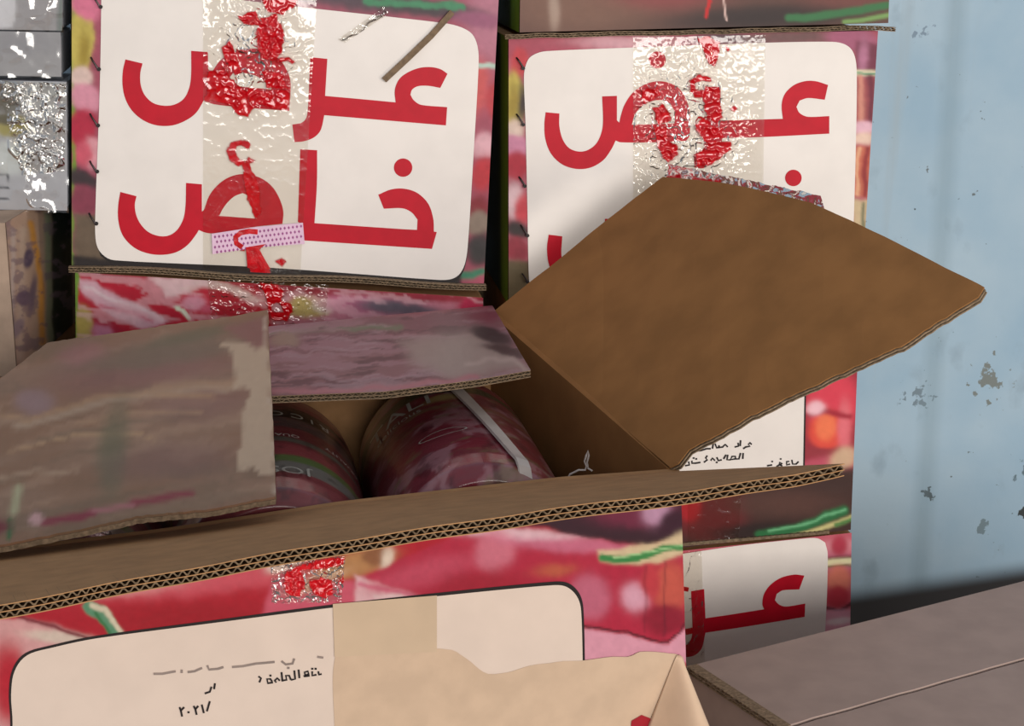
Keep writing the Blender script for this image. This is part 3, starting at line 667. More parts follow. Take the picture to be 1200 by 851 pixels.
def pack(q, label, ops, base, seed, wrapk, grow=0):
    r = thing('wrapped_pack', label, 'pack', base_at(q, PL, .09), 'film-wrapped packs stacked on the pale carton')
    Fr, Bk = carton(r, q, PL, .09, mat=solid('pack_board', base, .5, .9), bevel=.004)
    face_grid('printed_face', quadmap(q), 80, 60, PL, .0015, PACKP, r, base, ops, warp=3, seed=seed, k=.9)
    film_sheet('shrink_wrap', [(q[0][0], q[0][1]), (q[1][0] + 2, q[1][1]), (q[2][0] + 2, q[2][1] + 2), (q[3][0], q[3][1] + 2)], 130, 110, PL, .003, wrapk, WRAP, r, [], seed=seed, fq=44)
    if wrapk >= .005: film_sheet('shrink_wrap', [(-4, 94), (78, 97), (76, 200), (26, 205)], 110, 130, PL, .006, .006, WRAP, r, [], seed=seed + 7, fq=15)
    return r


pack([(-150, 91), (78, 96), (79, 247), (-150, 243)], 'silvery crinkled film pack with yellow patch, lowest of the left packs', [E(5, 112, 26, 22, 30, 6, (110, 105, 95)), E(14, 148, 20, 12, 0, 3, (170, 160, 80)), E(6, 140, 14, 6, 10, 2, (95, 85, 50)), E(10, 185, 22, 20, 0, 6, (215, 222, 228)),
     L([(-3, 206), (10, 206), (10, 218), (-3, 218)], 1.3, .6, (40, 40, 50)), L([(-3, 222), (10, 222), (10, 233), (-3, 233)], 1.3, .6, (40, 40, 50)), E(50, 110, 25, 14, 0, 8, (190, 195, 205))], (186, 188, 200), 21, .005)
pack([(-150, 34), (71, 38), (72, 90), (-150, 86)], 'flat grey pack in clear film, middle of the left packs', [E(30, 50, 50, 14, 0, 9, (158, 158, 168))], (168, 168, 176), 22, .0016)
pack([(-150, -60), (73, -56), (73, 36), (-150, 32)], 'grey pack with a white paper at its left, top of the left packs', [G([(-160, -80), (22, -80), (18, 10), (15, 33), (-160, 32)], 2, (225, 226, 238)), G([(74, -80), (66, -80), (68, 40), (78, 40)], 2, (120, 130, 130))], (168, 166, 174), 23, .003)

# ------------------------------------------------------------------ the open box
zf = .48
ob = thing('open_carton', 'big open double-wall carton of jars in front, brown flaps spread, red pepper print', 'open box', (B + A - (B - F0) * .9) / 2 * [1, 1, 0] + ZZ * zf)
HP = np.array([(-200, 672.5), (0, 647), (200, 622), (400, 591), (660, 562), (797, 552)])
hx = np.linspace(-185, 797, 60); hy = np.interp(hx, HP[:, 0], HP[:, 1]); H = PF.hit(hx, hy)
th = .0065


def wall_slab(name, top, shift, mat, zb=zf):
    """board wall with a top curve and a straight bottom, thickness shift"""
    top = np.array(top); n = len(top); bot = top.copy(); bot[:, 2] = zb
    V = np.vstack([top, bot, top + shift, bot + shift]); F = []
    for i in range(n - 1):
        F += [(i, i + 1, n + i + 1, n + i), (2 * n + i + 1, 2 * n + i, 3 * n + i, 3 * n + i + 1), (i + 1, i, 2 * n + i, 2 * n + i + 1), (n + i, n + i + 1, 3 * n + i + 1, 3 * n + i)]
    F += [(0, n, 3 * n, 2 * n), (n - 1, 3 * n - 1, 4 * n - 1, 2 * n - 1)]
    return mk(name, V, F, mat, ob)


wall_slab('front_wall', H, dd * th, KRAFT)
lf = H[0]                                                  # front left rim corner
bx = np.linspace(-215, 579, 30); PBk = Plane(A, -dd); bh = np.interp(bx, [-215, 0, 320, 579], [500, 458, 384, 364]); HB = PBk.hit(bx, bh)
HB[0] = lf + dd * np.dot(A - B, dd) + ZZ * .02
wall_slab('back_wall', HB, -dd * th, KRAFT)
wall_slab('left_wall', [lf + dd * th, HB[0] - dd * th], rd * th, KRAFT)
Rt = np.array([B + (A - B) * t for t in np.linspace(.018, .982, 12)])
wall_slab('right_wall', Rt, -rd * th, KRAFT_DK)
cb = [lf, B, A, HB[0]]; cb = [np.array([p[0], p[1], zf + .002]) for p in cb]; hexa([p + ZZ * .006 for p in cb] + cb, KRAFT, 'bottom', ob)
# printed front
def fmap(u, v):
    x = -24 + u * (821.5 + v * 10 - 0); yt = np.interp(x, HP[:, 0], HP[:, 1]); return x, yt + v * (900 - yt)


pink = (228, 150, 165)
ops = [G([(-30, 728), (30, 724), (70, 735), (112, 752), (60, 760), (20, 775), (10, 900), (-30, 900)], 3, (225, 165, 165)), E(10, 800, 20, 45, 0, 8, (196, 30, 50)), E(70, 748, 40, 7, 8, 4, (226, 205, 190)), L([(22, 722), (60, 734), (120, 757)], 4, 2.5, (120, 15, 35)),
       E(260, 680, 120, 14, -8, 8, (216, 85, 100)), E(150, 692, 60, 7, -6, 5, (228, 150, 150), .8), E(300, 655, 60, 6, -9, 4, (232, 190, 190), .8), E(230, 730, 100, 22, 0, 14, (165, 15, 32), .8), E(215, 668, 60, 6, -12, 4, (228, 130, 150), .6),
       L([(104, 712), (116, 716), (128, 730), (138, 748), (142, 765)], 15, 2, (95, 150, 115)), L([(108, 710), (122, 714), (132, 728), (142, 740)], 6, 2, (226, 212, 185)), L([(112, 718), (124, 736), (128, 742)], 4, 2, (55, 120, 70)),
       E(335, 660, 24, 11, -15, 4, (232, 205, 195)), G([(320, 680), (340, 668), (560, 715), (540, 760), (300, 745)], 4, (214, 90, 112)), E(415, 662, 50, 15, -16, 5, (190, 135, 85)), E(440, 652, 16, 12, -10, 4, (150, 95, 60)), E(453, 655, 7, 14, 20, 4, (238, 215, 195)), E(370, 682, 30, 7, -20, 4, (232, 195, 170)),
       G([(415, 676), (470, 682), (530, 700), (590, 716), (600, 728), (420, 735)], 3, (236, 190, 195)), L([(420, 686), (500, 700), (560, 716)], 5, 3, (220, 120, 145)), L([(440, 698), (520, 708)], 4, 2, (242, 215, 215)),
       G([(425, 678), (470, 655), (560, 618), (640, 622), (760, 640), (805, 640), (806, 745), (786, 752), (690, 736), (560, 714), (500, 700)], 3, (190, 36, 66)),
       E(500, 672, 60, 15, -14, 10, (205, 75, 100)), E(600, 625, 80, 7, 3, 4, (238, 195, 205)), E(580, 645, 22, 26, 20, 8, (226, 130, 150), .8), E(560, 690, 60, 20, -6, 12, (165, 22, 45), .8), E(680, 640, 90, 8, 5, 5, (222, 130, 160), .7), E(690, 700, 24, 26, 0, 9, (206, 110, 135), .9), E(745, 700, 16, 16, 0, 8, (232, 170, 190)), E(650, 668, 20, 7, -5, 6, (205, 110, 70), .7),
       E(785, 690, 20, 30, 0, 7, (208, 90, 75)), E(762, 682, 10, 20, 0, 5, (205, 60, 70)), E(780, 725, 25, 18, 0, 6, (150, 22, 48)), L([(756, 665), (757, 740)], 2.5, 2, (120, 25, 45), .5), L([(778, 600), (779, 745)], 2, 1.5, (90, 20, 40), .5),
       G([(560, 605), (640, 590), (805, 560), (806, 625), (760, 640), (680, 630), (640, 617), (560, 612)], 3, (58, 24, 38)), E(745, 602, 50, 16, 0, 8, (120, 35, 65)), E(768, 600, 16, 16, 0, 7, (200, 150, 180)), E(790, 615, 20, 16, -30, 6, (60, 18, 40)),
       G([(700, 648), (740, 640), (770, 636), (803, 622), (806, 648), (770, 660), (705, 660)], 3, (226, 200, 160)), L([(706, 656), (735, 655), (760, 650), (778, 642), (802, 640)], 8, 1.6, (58, 140, 72)), L([(720, 654), (760, 647), (800, 638)], 2, 1, (170, 215, 150)),
       L([(684, 735), (740, 743), (783, 752), (797, 742), (803, 728)], 3, 1.2, (90, 14, 34)), G([(680, 737), (740, 746), (784, 755), (806, 735), (810, 775), (790, 778), (682, 785)], 2, (232, 160, 180)), F_(40, 3, 4, .62, .02, (206, 70, 110), .55)]
ops2 = ops[:-1]
xg = lambda: None
face_grid('printed_face', fmap, 420, 140, PF, .0012, PRINT, ob, (186, 20, 42), ops2, warp=4, seed=31, k=.70, grain=.1)
lab = [(-4, 940), (14, 860), (13, 815), (17, 787), (32, 768), (62, 759), (115, 748), (260, 729), (400, 711), (560, 694), (648, 686), (664, 688), (676, 699), (681, 716), (683, 790), (684, 940)]
PF_lab_e = (np.array(lab) - [350, 860]) * [1.008, 1.025] + [350, 860]
LABEL2 = solid('cream_label_ink', (226, 206, 192), .45, .86, .03, 30, .08, .4)
flat('label_edge', PF_lab_e, PF, .0016, BLACK, ob); flat('label_panel', lab, PF, .0020, LABEL2, ob)
# kraft layer laid bare where the print is torn off
BARE = solid('torn_bare_board', (212, 184, 158), .9, .84, .05, 45, .4, .2)
rag = [(396, 940), (392, 850), (390, 800), (393, 768), (420, 760), (480, 759), (530, 762), (552, 776), (572, 790), (600, 787), (628, 779), (660, 775), (700, 772), (735, 770), (750, 764), (785, 766), (800, 770), (806, 792), (812, 860), (812, 940)]
rag = [p for a, b2 in zip(rag, rag[1:]) for p in (a, ((a[0] + b2[0]) / 2 + random.uniform(-1, 1), (a[1] + b2[1]) / 2 + random.uniform(-1.5, 1.5)))] + [rag[-1]]
flat('torn_patch', rag, PF, .0024, BARE, ob, n=2)
TANT = solid('tan_paper_tape', (206, 180, 152), .5, .86, .05, 20, .1, .4)
flat('paper_tape', [(390, 708), (512, 698), (512, 764), (392, 770)], PF, .0028, TANT, ob, smooth=False)
# peeled layer: curls forward at the right corner
nu, nv = 26, 40; u, v = np.meshgrid(np.linspace(0, 1, nu), np.linspace(0, 1, nv), indexing='ij')
apex = PF.hit(np.array([793.]), np.array([768.]), .003)[0]
lx = 793 - v * 52; rx = 797 + v * 20; y = 768 + v * 130; x = lx + (rx - lx) * u
P = PF.hit(x, y, .003) + PF.n * (np.sin(u * math.pi * .62) ** 1.2 * (v * .085))[..., None]
mk('peeled_layer', P, gridfaces(nu, nv), solid('peeled_paper', (226, 196, 168), .85, .88, .05, 40, .3, .2), ob, smooth=True).modifiers.new('thickness', 'SOLIDIFY').thickness = .0008
flat('red_mark', [(740, 845), (752, 838), (762, 842), (764, 870), (738, 868)], PF, .0030, solid('dark_red_ink', (150, 22, 36), .5), ob)
# small printed text on the front label
T = [[(377, 790), (374, 791), (373, 787)], [(371, 791), (366, 792), (366, 787)], [(363, 792), (358, 793), (357, 788), (361, 787), (362, 790), (356, 793)], [(370, 784)], [(366, 784)], [(350, 785), (351, 795)],
     [(345, 786), (346, 796), (341, 797)], [(341, 797), (339, 792), (335, 792), (336, 797), (330, 798)], [(330, 788), (331, 798)], [(328, 798), (325, 795), (322, 798), (324, 800)], [(320, 800), (314, 801), (313, 796), (317, 796), (319, 799)], [(317, 792)],
     [(210.5, 829), (212, 833), (213.5, 840)], [(212, 833), (216, 829)], [(221, 835)], [(227, 827.5), (229, 831.5), (230.5, 838)], [(229, 831.5), (232.5, 827.5)], [(236.5, 826), (239, 836)], [(246, 822), (242.5, 834)],
     [(252, 801), (251, 808)], [(248, 805), (246, 811), (240, 813)], [(303, 793), (306, 795), (304, 800)]]
strokes('small_text', T, PF, .0026, BLACK, ob, 2.3)
GREYTXT = solid('faded_grey_ink', (140, 125, 118), .5)
T = [[(345, 772), (343, 778), (335, 779), (330, 775)], [(338, 783)], [(322, 776), (312, 777), (300, 778), (285, 781), (272, 782)], [(262, 782), (256, 784), (245, 785), (243, 780)], [(237, 783), (228, 787), (220, 788)], [(213, 785), (213, 789)], [(206, 787), (190, 790), (180, 790)], [(372, 770), (379, 771)]]
strokes('faded_text', T, PF, .0026, GREYTXT, ob, 2.6)
film_sheet('packing_tape', [(316, 640), (405, 630), (400, 705), (318, 706)], 80, 70, PF, .0030, .0035, FILM, ob,
           [G([(333, 672), (340, 666), (352, 666), (358, 690), (350, 698), (338, 696), (331, 686)], 1, 0), G([(362, 680), (378, 676), (389, 682), (388, 696), (378, 702), (366, 694)], 1, 0), G([(345, 664), (375, 656), (404, 652), (402, 660), (370, 668), (346, 670)], 1, 0), G([(397, 676), (404, 672), (410, 680), (396, 684)], 1, 0)], seed=33)

# front flap, spread toward the viewer, fluting showing on its cut edge
BP = np.array([(-190, 740), (0, 709), (200, 670), (400, 634), (640, 597), (820, 574), (930, 556), (990, 543)])
n = 120; s = np.linspace(0, 1, n); ox = 990 - s * (990 + 190); oy = np.interp(ox, BP[:, 0], BP[:, 1]) + .8 * np.sin(ox / 29)
tipY, leftY = 1.03, .80
OY = tipY + (leftY - tipY) * s
Oc = at(ox, oy, OY); hx2 = 796 - s * (796 + 185); Hc = PF.hit(hx2, np.interp(hx2, HP[:, 0], HP[:, 1]), .0008)
flp = corrugated('front_flap', Hc, Oc, -ZZ, KRAFT, ob, t=.0084, waves=98, inset=.03)
# right flap, thrown open, seen from its brown inner side
t38 = math.radians(38); od = rd * math.cos(t38) + ZZ * math.sin(t38); nf = np.cross(od, A - B); nf /= np.linalg.norm(nf)
if nf @ (CAM - A) < 0: nf = -nf
PRF = Plane(A, nf)
out = [(575, 367), (620, 331), (700, 268), (780, 212), (809, 216), (850, 222), (892, 231), (956, 247), (1040, 284), (1110, 317), (1153, 335), (1146, 348), (1110, 374), (1085, 392), (1066, 408), (1020, 432), (960, 462), (900, 490), (850, 515), (812, 533), (799, 549), (789, 553)]
pts = []
for i in range(len(out)):
    a, b2 = np.array(out[i], float), np.array(out[(i + 1) % len(out)], float); m = max(1, int(np.linalg.norm(b2 - a) / 7))
    for k in range(m):
        p = a + (b2 - a) * k / m
        if i > 9 and i < 19: p = p + np.array([0, random.uniform(-.9, .9)])
        pts.append(p)
pts = np.array(pts)


def bend(P, px, py):
    """gentle warp of the heavy flap: far corner droops"""
    s = np.clip((px - 700) / 450, 0, 1); return P + nf * (.010 * np.sin(s * math.pi) + .004 * (fbm(px / 90, py / 90, 77) - .5))[..., None]


def inner_grid(pts, step):
    xs = np.arange(pts[:, 0].min(), pts[:, 0].max(), step); ys = np.arange(pts[:, 1].min(), pts[:, 1].max(), step)
    X, Y = np.meshgrid(xs, ys); X = X.ravel(); Y = Y.ravel(); pl = [tuple(p) for p in pts]
    k = inside(X, Y, pl) & (seg_dist(X, Y, pl, True) > step * .6); return np.stack([X[k], Y[k]], 1)


from mathutils.geometry import delaunay_2d_cdt


def sheet(name, pts, plane, mat, parent, bendf, thick, n_dir, step=22, layers=((0, 1),), edge_mat=None, painter=None):
    g = inner_grid(pts, step); allp = [Vector(p) for p in np.vstack([pts, g])]; n = len(pts)
    vo, _, fo, _, _, _ = delaunay_2d_cdt(allp, [], [list(range(n))], 1, 1e-4)
    XY = np.array([(p.x, p.y) for p in vo]); P = bendf(plane.hit(XY[:, 0], XY[:, 1]), XY[:, 0], XY[:, 1])
    first = None
    for li, (a, b2) in enumerate(layers):
        T_ = P - n_dir * thick * a; Bm = P - n_dir * thick * b2; N = len(P)
        F = []
        for f in fo:
            p = [P[i] for i in f]; f = list(f)
            if np.dot(np.cross(p[1] - p[0], p[2] - p[0]), n_dir) < 0: f = f[::-1]
            F.append(tuple(f)); F.append(tuple(N + i for i in f[::-1]))
        ed = {}
        for f in F[::2]:
            for i in range(3):
                e = (f[i], f[(i + 1) % 3]); ed[e] = 1
        for (i, j) in list(ed):
            if (j, i) not in ed: F.append((j, i, N + i, N + j))
        cols = None
        if painter and li == 0: c = painter(XY[:, 0], XY[:, 1]); cols = np.vstack([c, c])
        o = mk(name if li == 0 else 'liner', np.vstack([T_, Bm]), F, mat if li == 0 else (edge_mat or mat), parent if li == 0 else first, cols)
        if li == 0: first = o
    return first


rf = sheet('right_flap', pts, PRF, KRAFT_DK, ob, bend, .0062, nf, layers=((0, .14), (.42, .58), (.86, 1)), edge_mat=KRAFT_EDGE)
# fluting between its liners along the free edge
ep = np.array(out[11:21], float); sx_ = np.linspace(0, 1, 400); cum = np.r_[0, np.cumsum(np.hypot(*np.diff(ep, axis=0).T))]; cum /= cum[-1]
ex = np.interp(sx_, cum, ep[:, 0]); ey = np.interp(sx_, cum, ep[:, 1]); inx = ex - 4; iny = ey - 9
Pe = bend(PRF.hit(ex - .8, ey - 1.4), ex, ey); Pi = bend(PRF.hit(inx, iny), inx, iny); V = []; Fc = []
for row, ph in ((.28, 0), (.72, 2)):
    wv = (.0062 * (row + .12 * np.sin(sx_ * 66 * 2 * math.pi + ph)))[:, None]; s0 = len(V); a_ = Pe - nf * wv; b_ = Pi - nf * wv
    for k in range(len(sx_)): V += [a_[k], b_[k]]
    Fc += [(s0 + 2 * k, s0 + 2 * k + 1, s0 + 2 * k + 3, s0 + 2 * k + 2) for k in range(len(sx_) - 1)]
mk('fluting', V, Fc, FLUTE, rf, kind='stuff')
# torn taped strip over its far edge
tp = Plane(PRF.p - nf * .001, nf)
film_sheet('tape_remnant', [(784, 193), (962, 230), (972, 262), (780, 222)], 90, 26, Plane(PRF.p - nf * .014, nf), 0, .0022, film_mat('torn_tape', .22, 20, .25), ob,
           [('g', [(778, 208), (800, 204), (800, 222), (780, 216)]), ('g', [(812, 208), (846, 212), (844, 228), (812, 222)]), ('g', [(862, 222), (900, 232), (896, 246), (862, 236)]), ('g', [(908, 236), (955, 246), (960, 262), (915, 250)])], seed=41)
# back flap folded inward over the jars
PBF = Plane(A + ZZ * .004, np.cross(rd, dd + ZZ * .02)); PBF.n *= np.sign(PBF.n[2])
n = 60; s = np.linspace(0, 1, n); fx = 622 - s * 352; fy = np.interp(fx, [270, 320, 450, 560, 622], [470, 464, 459, 445, 434]); bxx = 577 - s * 307; byy = np.interp(bxx, [270, 320, 577], [388, 382, 358])
Hc = PBF.hit(bxx, byy); Oc = PBF.hit(fx, fy)
bf = corrugated('back_flap', Hc, Oc, -ZZ, KRAFT_EDGE, ob, t=.006, waves=42, inset=.02)
nu, nv = 150, 60; u, v = np.meshgrid(np.linspace(0, 1, nu), np.linspace(0, 1, nv), indexing='ij')
tx = np.interp(u, s, bxx) * (1 - v) + np.interp(u, s, fx) * v; ty = np.interp(u, s, byy) * (1 - v) + np.interp(u, s, fy) * v
ops = [G([(300, 375), (560, 355), (600, 400), (300, 420)], 8, (140, 85, 98)), L([(310, 392), (400, 386), (470, 384)], 6, 3, (120, 128, 100)), F_(70, 6, -4, .52, .04, (178, 130, 142), .7), F_(50, 5, -4, .64, .03, (92, 40, 56), .8), F_(60, 5, -3, .60, .03, (196, 160, 170), .5), G([(470, 400), (560, 385), (590, 405), (615, 430), (540, 445), (480, 425)], 10, (178, 155, 148)),
       E(576, 394, 26, 9, 20, 2.5, (58, 34, 42)), E(592, 411, 26, 5, 10, 2, (70, 42, 46)), L([(548, 425), (600, 420), (618, 432)], 5, 3, (200, 175, 168)), E(570, 372, 24, 6, 0, 4, (140, 60, 80)), E(335, 400, 18, 8, 0, 3, (160, 130, 112)), L([(320, 460), (450, 456), (560, 442)], 6, 3, (196, 120, 132)), L([(320, 375), (480, 366), (570, 360)], 6, 4, (160, 70, 90))]
mk('flap_print', PBF.hit(tx, ty, .0006), gridfaces(nu, nv, False), PRINT_FLAT, bf, paint(tx, ty, (150, 98, 106), ops, warp=5, seed=35, k=.72))  # muted tones include the glare haze on this flap, painted in

# left flap lying over the back flap
p1 = at(312, 363, 1.405); p2 = at(323, 582, 1.09); p3 = at(0, 637, 1.035)
nl = np.cross(p2 - p1, p3 - p1); nl /= np.linalg.norm(nl); nl = nl * np.sign(nl[2]); PLF = Plane(p1 + nl * .004, nl)
out2 = [(314, 364), (316, 420), (320, 500), (323, 582), (240, 597), (160, 606), (100, 620), (0, 638), (-185, 668), (-205, 560), (-60, 492), (0, 443), (55, 402), (110, 394), (200, 380)]
pts2 = []
for i in range(len(out2)):
    a, b2 = np.array(out2[i], float), np.array(out2[(i + 1) % len(out2)], float); m = max(1, int(np.linalg.norm(b2 - a) / 6))
    for k in range(m): pts2.append(a + (b2 - a) * k / m + np.array([random.uniform(-.6, .6), random.uniform(-.6, .6)]))
pts2 = np.array(pts2)
bl = lambda P, x, y: P + nl * (.003 * (fbm(x / 80, y / 80, 55) - .5))[..., None]
tan = (190, 164, 140)
ops = [F_(160, 22, -12, .52, .12, (154, 124, 104), .5), F_(90, 10, -14, .62, .08, (180, 146, 122), .4), F_(130, 12, -10, .60, .08, (108, 92, 72), .4), E(170, 430, 110, 26, -8, 16, (138, 92, 92), .7), E(190, 415, 100, 14, -8, 8, (116, 104, 84), .7), E(235, 470, 60, 20, -5, 14, (134, 92, 92), .5), L([(20, 500), (90, 478), (180, 462), (290, 452)], 7, 4, (182, 156, 134), .8),
       E(95, 415, 26, 12, -10, 6, (160, 105, 108), .6), E(40, 470, 22, 14, 0, 6, (150, 120, 120)), L([(0, 560), (40, 552), (90, 553)], 4, 2, (180, 150, 125), .8), L([(10, 528), (60, 515), (110, 508), (165, 508), (182, 518)], 3, 1.5, (186, 150, 116), .8), L([(0, 487), (30, 492), (60, 480), (110, 467), (170, 462), (250, 466)], 5, 2.5, (180, 142, 108), .7), L([(90, 494), (150, 486), (210, 482), (235, 482)], 2.5, 1.5, (176, 140, 110), .7), E(135, 515, 14, 45, 10, 8, (112, 106, 82), .6), E(230, 392, 60, 7, -12, 4, (100, 98, 74), .7), L([(180, 456), (300, 446)], 10, 4, (178, 142, 112), .7), E(130, 540, 16, 40, 0, 8, (110, 105, 80), .6), L([(20, 570), (15, 600)], 9, 4, (180, 175, 140)), L([(12, 612), (10, 628)], 8, 3, (60, 105, 60)), E(-10, 616, 20, 8, 0, 4, (120, 30, 45)),
       L([(50, 612), (110, 602)], 9, 3, (138, 40, 62)), E(42, 607, 8, 7, 0, 3, (205, 160, 160)), L([(155, 590), (225, 578)], 7, 3, (140, 50, 66)), L([(110, 600), (155, 592)], 5, 3, (175, 110, 115)), E(200, 540, 70, 20, -6, 14, (128, 96, 92), .6),
       # bare torn strip along the right edge
       G([(256, 400), (275, 400), (300, 404), (316, 402), (322, 500), (322, 555), (308, 556), (296, 548), (280, 552), (276, 540), (285, 515), (287, 480), (293, 462), (288, 452), (276, 455), (274, 430), (270, 412)], 1, tan), G([(258, 382), (314, 370), (316, 404), (300, 408), (280, 396)], 3, (140, 95, 88)), L([(312, 370), (322, 580)], 2, 1, (190, 168, 150))]
sheet('left_flap', pts2, PLF, PRINT_FLAT, ob, bl, .0058, nl, step=5, layers=((0, .3), (.36, 1)), edge_mat=KRAFT_EDGE, painter=lambda x, y: paint(x, y, (142, 106, 82), ops, warp=4, seed=37, k=.88))  # brown wash is glare over the print, painted into its colour

# support under the open box
sp = [np.array([p[0], p[1], zf]) for p in (lf + rd * .04 + dd * .02, B - rd * .02 + dd * .02, A - rd * .02 - dd * .02, HB[0] + rd * .04 - dd * .02)]
r = thing('plain_carton', 'plain brown carton holding up the big open box, below the picture', 'carton', sum(sp) / 4 * [1, 1, 0])
hexa(sp + [p * [1, 1, 0] for p in sp], KRAFT, 'body', r)

# ------------------------------------------------------------------ jars in the open box
def jar(label, a_, topz, yaw, L_=.300, R=.078, seed=0, kind=0):
    """lying film-wrapped jar; axis runs back from the front wall"""
    ax = dd * math.cos(math.radians(yaw)) + rd * math.sin(math.radians(yaw)); sd = np.cross(ax, ZZ)
    st = B - rd * a_ + dd * .027; st[2] = topz - R; end = st + ax * L_
    r = thing('jar', label, 'jar', (st + end) / 2 - ZZ * R, 'wrapped jars lying in the open box')
    prof = [(0, .3), (0, .86), (.012, .97), (.03, 1.0), (.215, 1.0), (.235, .985), (.247, .92), (.255, .80), (.258, .62), (.262, .56)]
    prof = [(x * L_ / .275, y) for x, y in prof]
    pp = np.array(prof); cum = np.r_[0, np.cumsum(np.hypot(np.diff(pp[:, 0]), np.diff(pp[:, 1] * R)))]; nt_ = 120; na = 200
    ts = np.linspace(0, cum[-1], nt_); tl = np.interp(ts, cum, pp[:, 0]); tr = np.interp(ts, cum, pp[:, 1]) * R
    ang = np.linspace(0, 2 * math.pi, na)
    TT, AA = np.meshgrid(tl, ang, indexing='ij'); RR = np.tile(tr[:, None], (1, na))
    wr_ = fbm(AA * 5, TT * 14, seed, 3); RR = RR * (1 + .010 * (wr_ - .5))
    P = st + ax * TT[..., None] + (sd * np.sin(AA)[..., None] + ZZ * np.cos(AA)[..., None]) * RR[..., None]
    X = ((AA + math.pi) % (2 * math.pi) - math.pi) * 57.3; Yv = TT * 1000      # degrees from crest, mm along the axis
    if kind == 0:
        ops = [F_(26, 12, 20, .50, .04, (160, 52, 70), .8), F_(14, 20, -30, .58, .03, (205, 150, 160), .7), F_(20, 9, 10, .66, .03, (150, 140, 100), .6), F_(9, 30, 0, .70, .03, (90, 40, 50), .6), L([(-200, 215), (200, 215)], 20, 3, (80, 84, 58)), E(-5, 190, 16, 8, 10, 3, (196, 170, 110)), E(25, 160, 22, 6, -10, 3, (160, 90, 80))]
        c = paint(X, Yv, (150, 64, 78), ops, warp=10, seed=seed, k=.60)
    else:
        ops = [L([(-200, 206), (200, 206)], 34, 1.5, (32, 30, 34)), L([(-200, 176), (200, 176)], 26, 2, (112, 90, 92)), F_(30, 14, 10, .56, .04, (168, 85, 92), .7), L([(-200, 128), (200, 128)], 11, 1.5, (128, 122, 112)), E(10, 100, 45, 17, 0, 2, (178, 85, 92)), E(30, 80, 40, 10, 0, 2, (120, 140, 84)), L([(-200, 60), (200, 60)], 26, 2, (150, 145, 138)), F_(6, 12, 0, .64, .02, (60, 54, 54), .4)]
        c = paint(X, Yv, (150, 70, 76), ops, warp=3, seed=seed, k=.60)
    b = mk('body', P, gridfaces(nt_, na), JARP, r, c, True)
    # cap
    V = []; Fc = []; cp = [(.262, 0), (.258, .58), (.262, .62), (.285, .62), (.29, .56), (.29, 0)]; m = 40
    for (t, q_) in cp:
        for k in range(m):
            an = 2 * math.pi * k / m; V.append(st + ax * t * L_ / .275 + (sd * math.sin(an) + ZZ * math.cos(an)) * R * max(q_, .001))
    for i in range(len(cp) - 1):
        for k in range(m): Fc.append((i * m + k, i * m + (k + 1) % m, (i + 1) * m + (k + 1) % m, (i + 1) * m + k))
    mk('cap', V, Fc, CAP, r)

    def on(angdeg, tmm, off=.0015):
        an = np.radians(angdeg); t = np.asarray(tmm) / 1000 * np.ones_like(an); return st + ax * t[..., None] + (sd * np.sin(an)[..., None] + ZZ * np.cos(an)[..., None]) * (R + off)
    return r, on


def jar_text(r, on, txt, size, ang0, t0, mat, rot=0, name='lettering', sx=1.0):
    cu = bpy.data.curves.new('txt', 'FONT'); cu.body = txt; cu.size = size; cu.align_x = 'CENTER'; cu.resolution_u = 3
    ob_ = bpy.data.objects.new('txt', cu); COL.objects.link(ob_); dg = bpy.context.evaluated_depsgraph_get(); me = bpy.data.meshes.new_from_object(ob_.evaluated_get(dg)); bpy.data.objects.remove(ob_)
    bm = bmesh.new(); bm.from_mesh(me); bmesh.ops.triangulate(bm, faces=bm.faces); bmesh.ops.subdivide_edges(bm, edges=[e for e in bm.edges if e.calc_length() > size * .2], cuts=2, use_grid_fill=False); bmesh.ops.triangulate(bm, faces=bm.faces)
    co = np.array([v.co[:] for v in bm.verts]); fc = [[v.index for v in f.verts] for f in bm.faces]; bm.free()
    x, y = co[:, 0] * sx, co[:, 1]
    if rot: x, y = -x, -y
    V = on(ang0 + x / .078 * 57.3 / 1000, t0 + y, .0022); return mk(name, V, fc, mat, r)


r1, on1 = jar('large film-wrapped jar with red pepper label and a white strap, under the middle flap', .148, .842, 11, seed=51)
# strap
ct = [(-3, 262), (4, 200), (12, 120), (20, 30), (23, 5)]; tt_ = np.linspace(0, 1, 40); aa = np.interp(tt_, np.linspace(0, 1, 5), [c[0] for c in ct]); mm = np.interp(tt_, np.linspace(0, 1, 5), [c[1] for c in ct])
aa = aa; a1 = on1(aa - 3.6, np.clip(mm, 5, 236), .004); a2 = on1(aa + 3.6, np.clip(mm, 5, 236), .004); b1 = on1(aa - 3.6, np.clip(mm, 5, 236), .0015); b2_ = on1(aa + 3.6, np.clip(mm, 5, 236), .0015)
drop = np.zeros((40, 1)); drop[-5:, 0] = (.004, .014, .028, .045, .062)
for q_ in (a1, a2, b1, b2_): q_ -= ZZ * drop; q_ -= dd * np.minimum(drop, .006)
V = np.stack([a1, a2, b2_, b1], 1).reshape(-1, 3); Fc = []
for i in range(39):
    for k in range(4): Fc.append((4 * i + k, 4 * i + (k + 1) % 4, 4 * i + 4 + (k + 1) % 4, 4 * i + 4 + k))
mk('strap', V, Fc, WHITEP, r1)
jar_text(r1, on1, 'TALI', 34, -38, 178, GREYINK, sx=1.0); jar_text(r1, on1, 'delicious', 14, -40, 164, GREYINK)
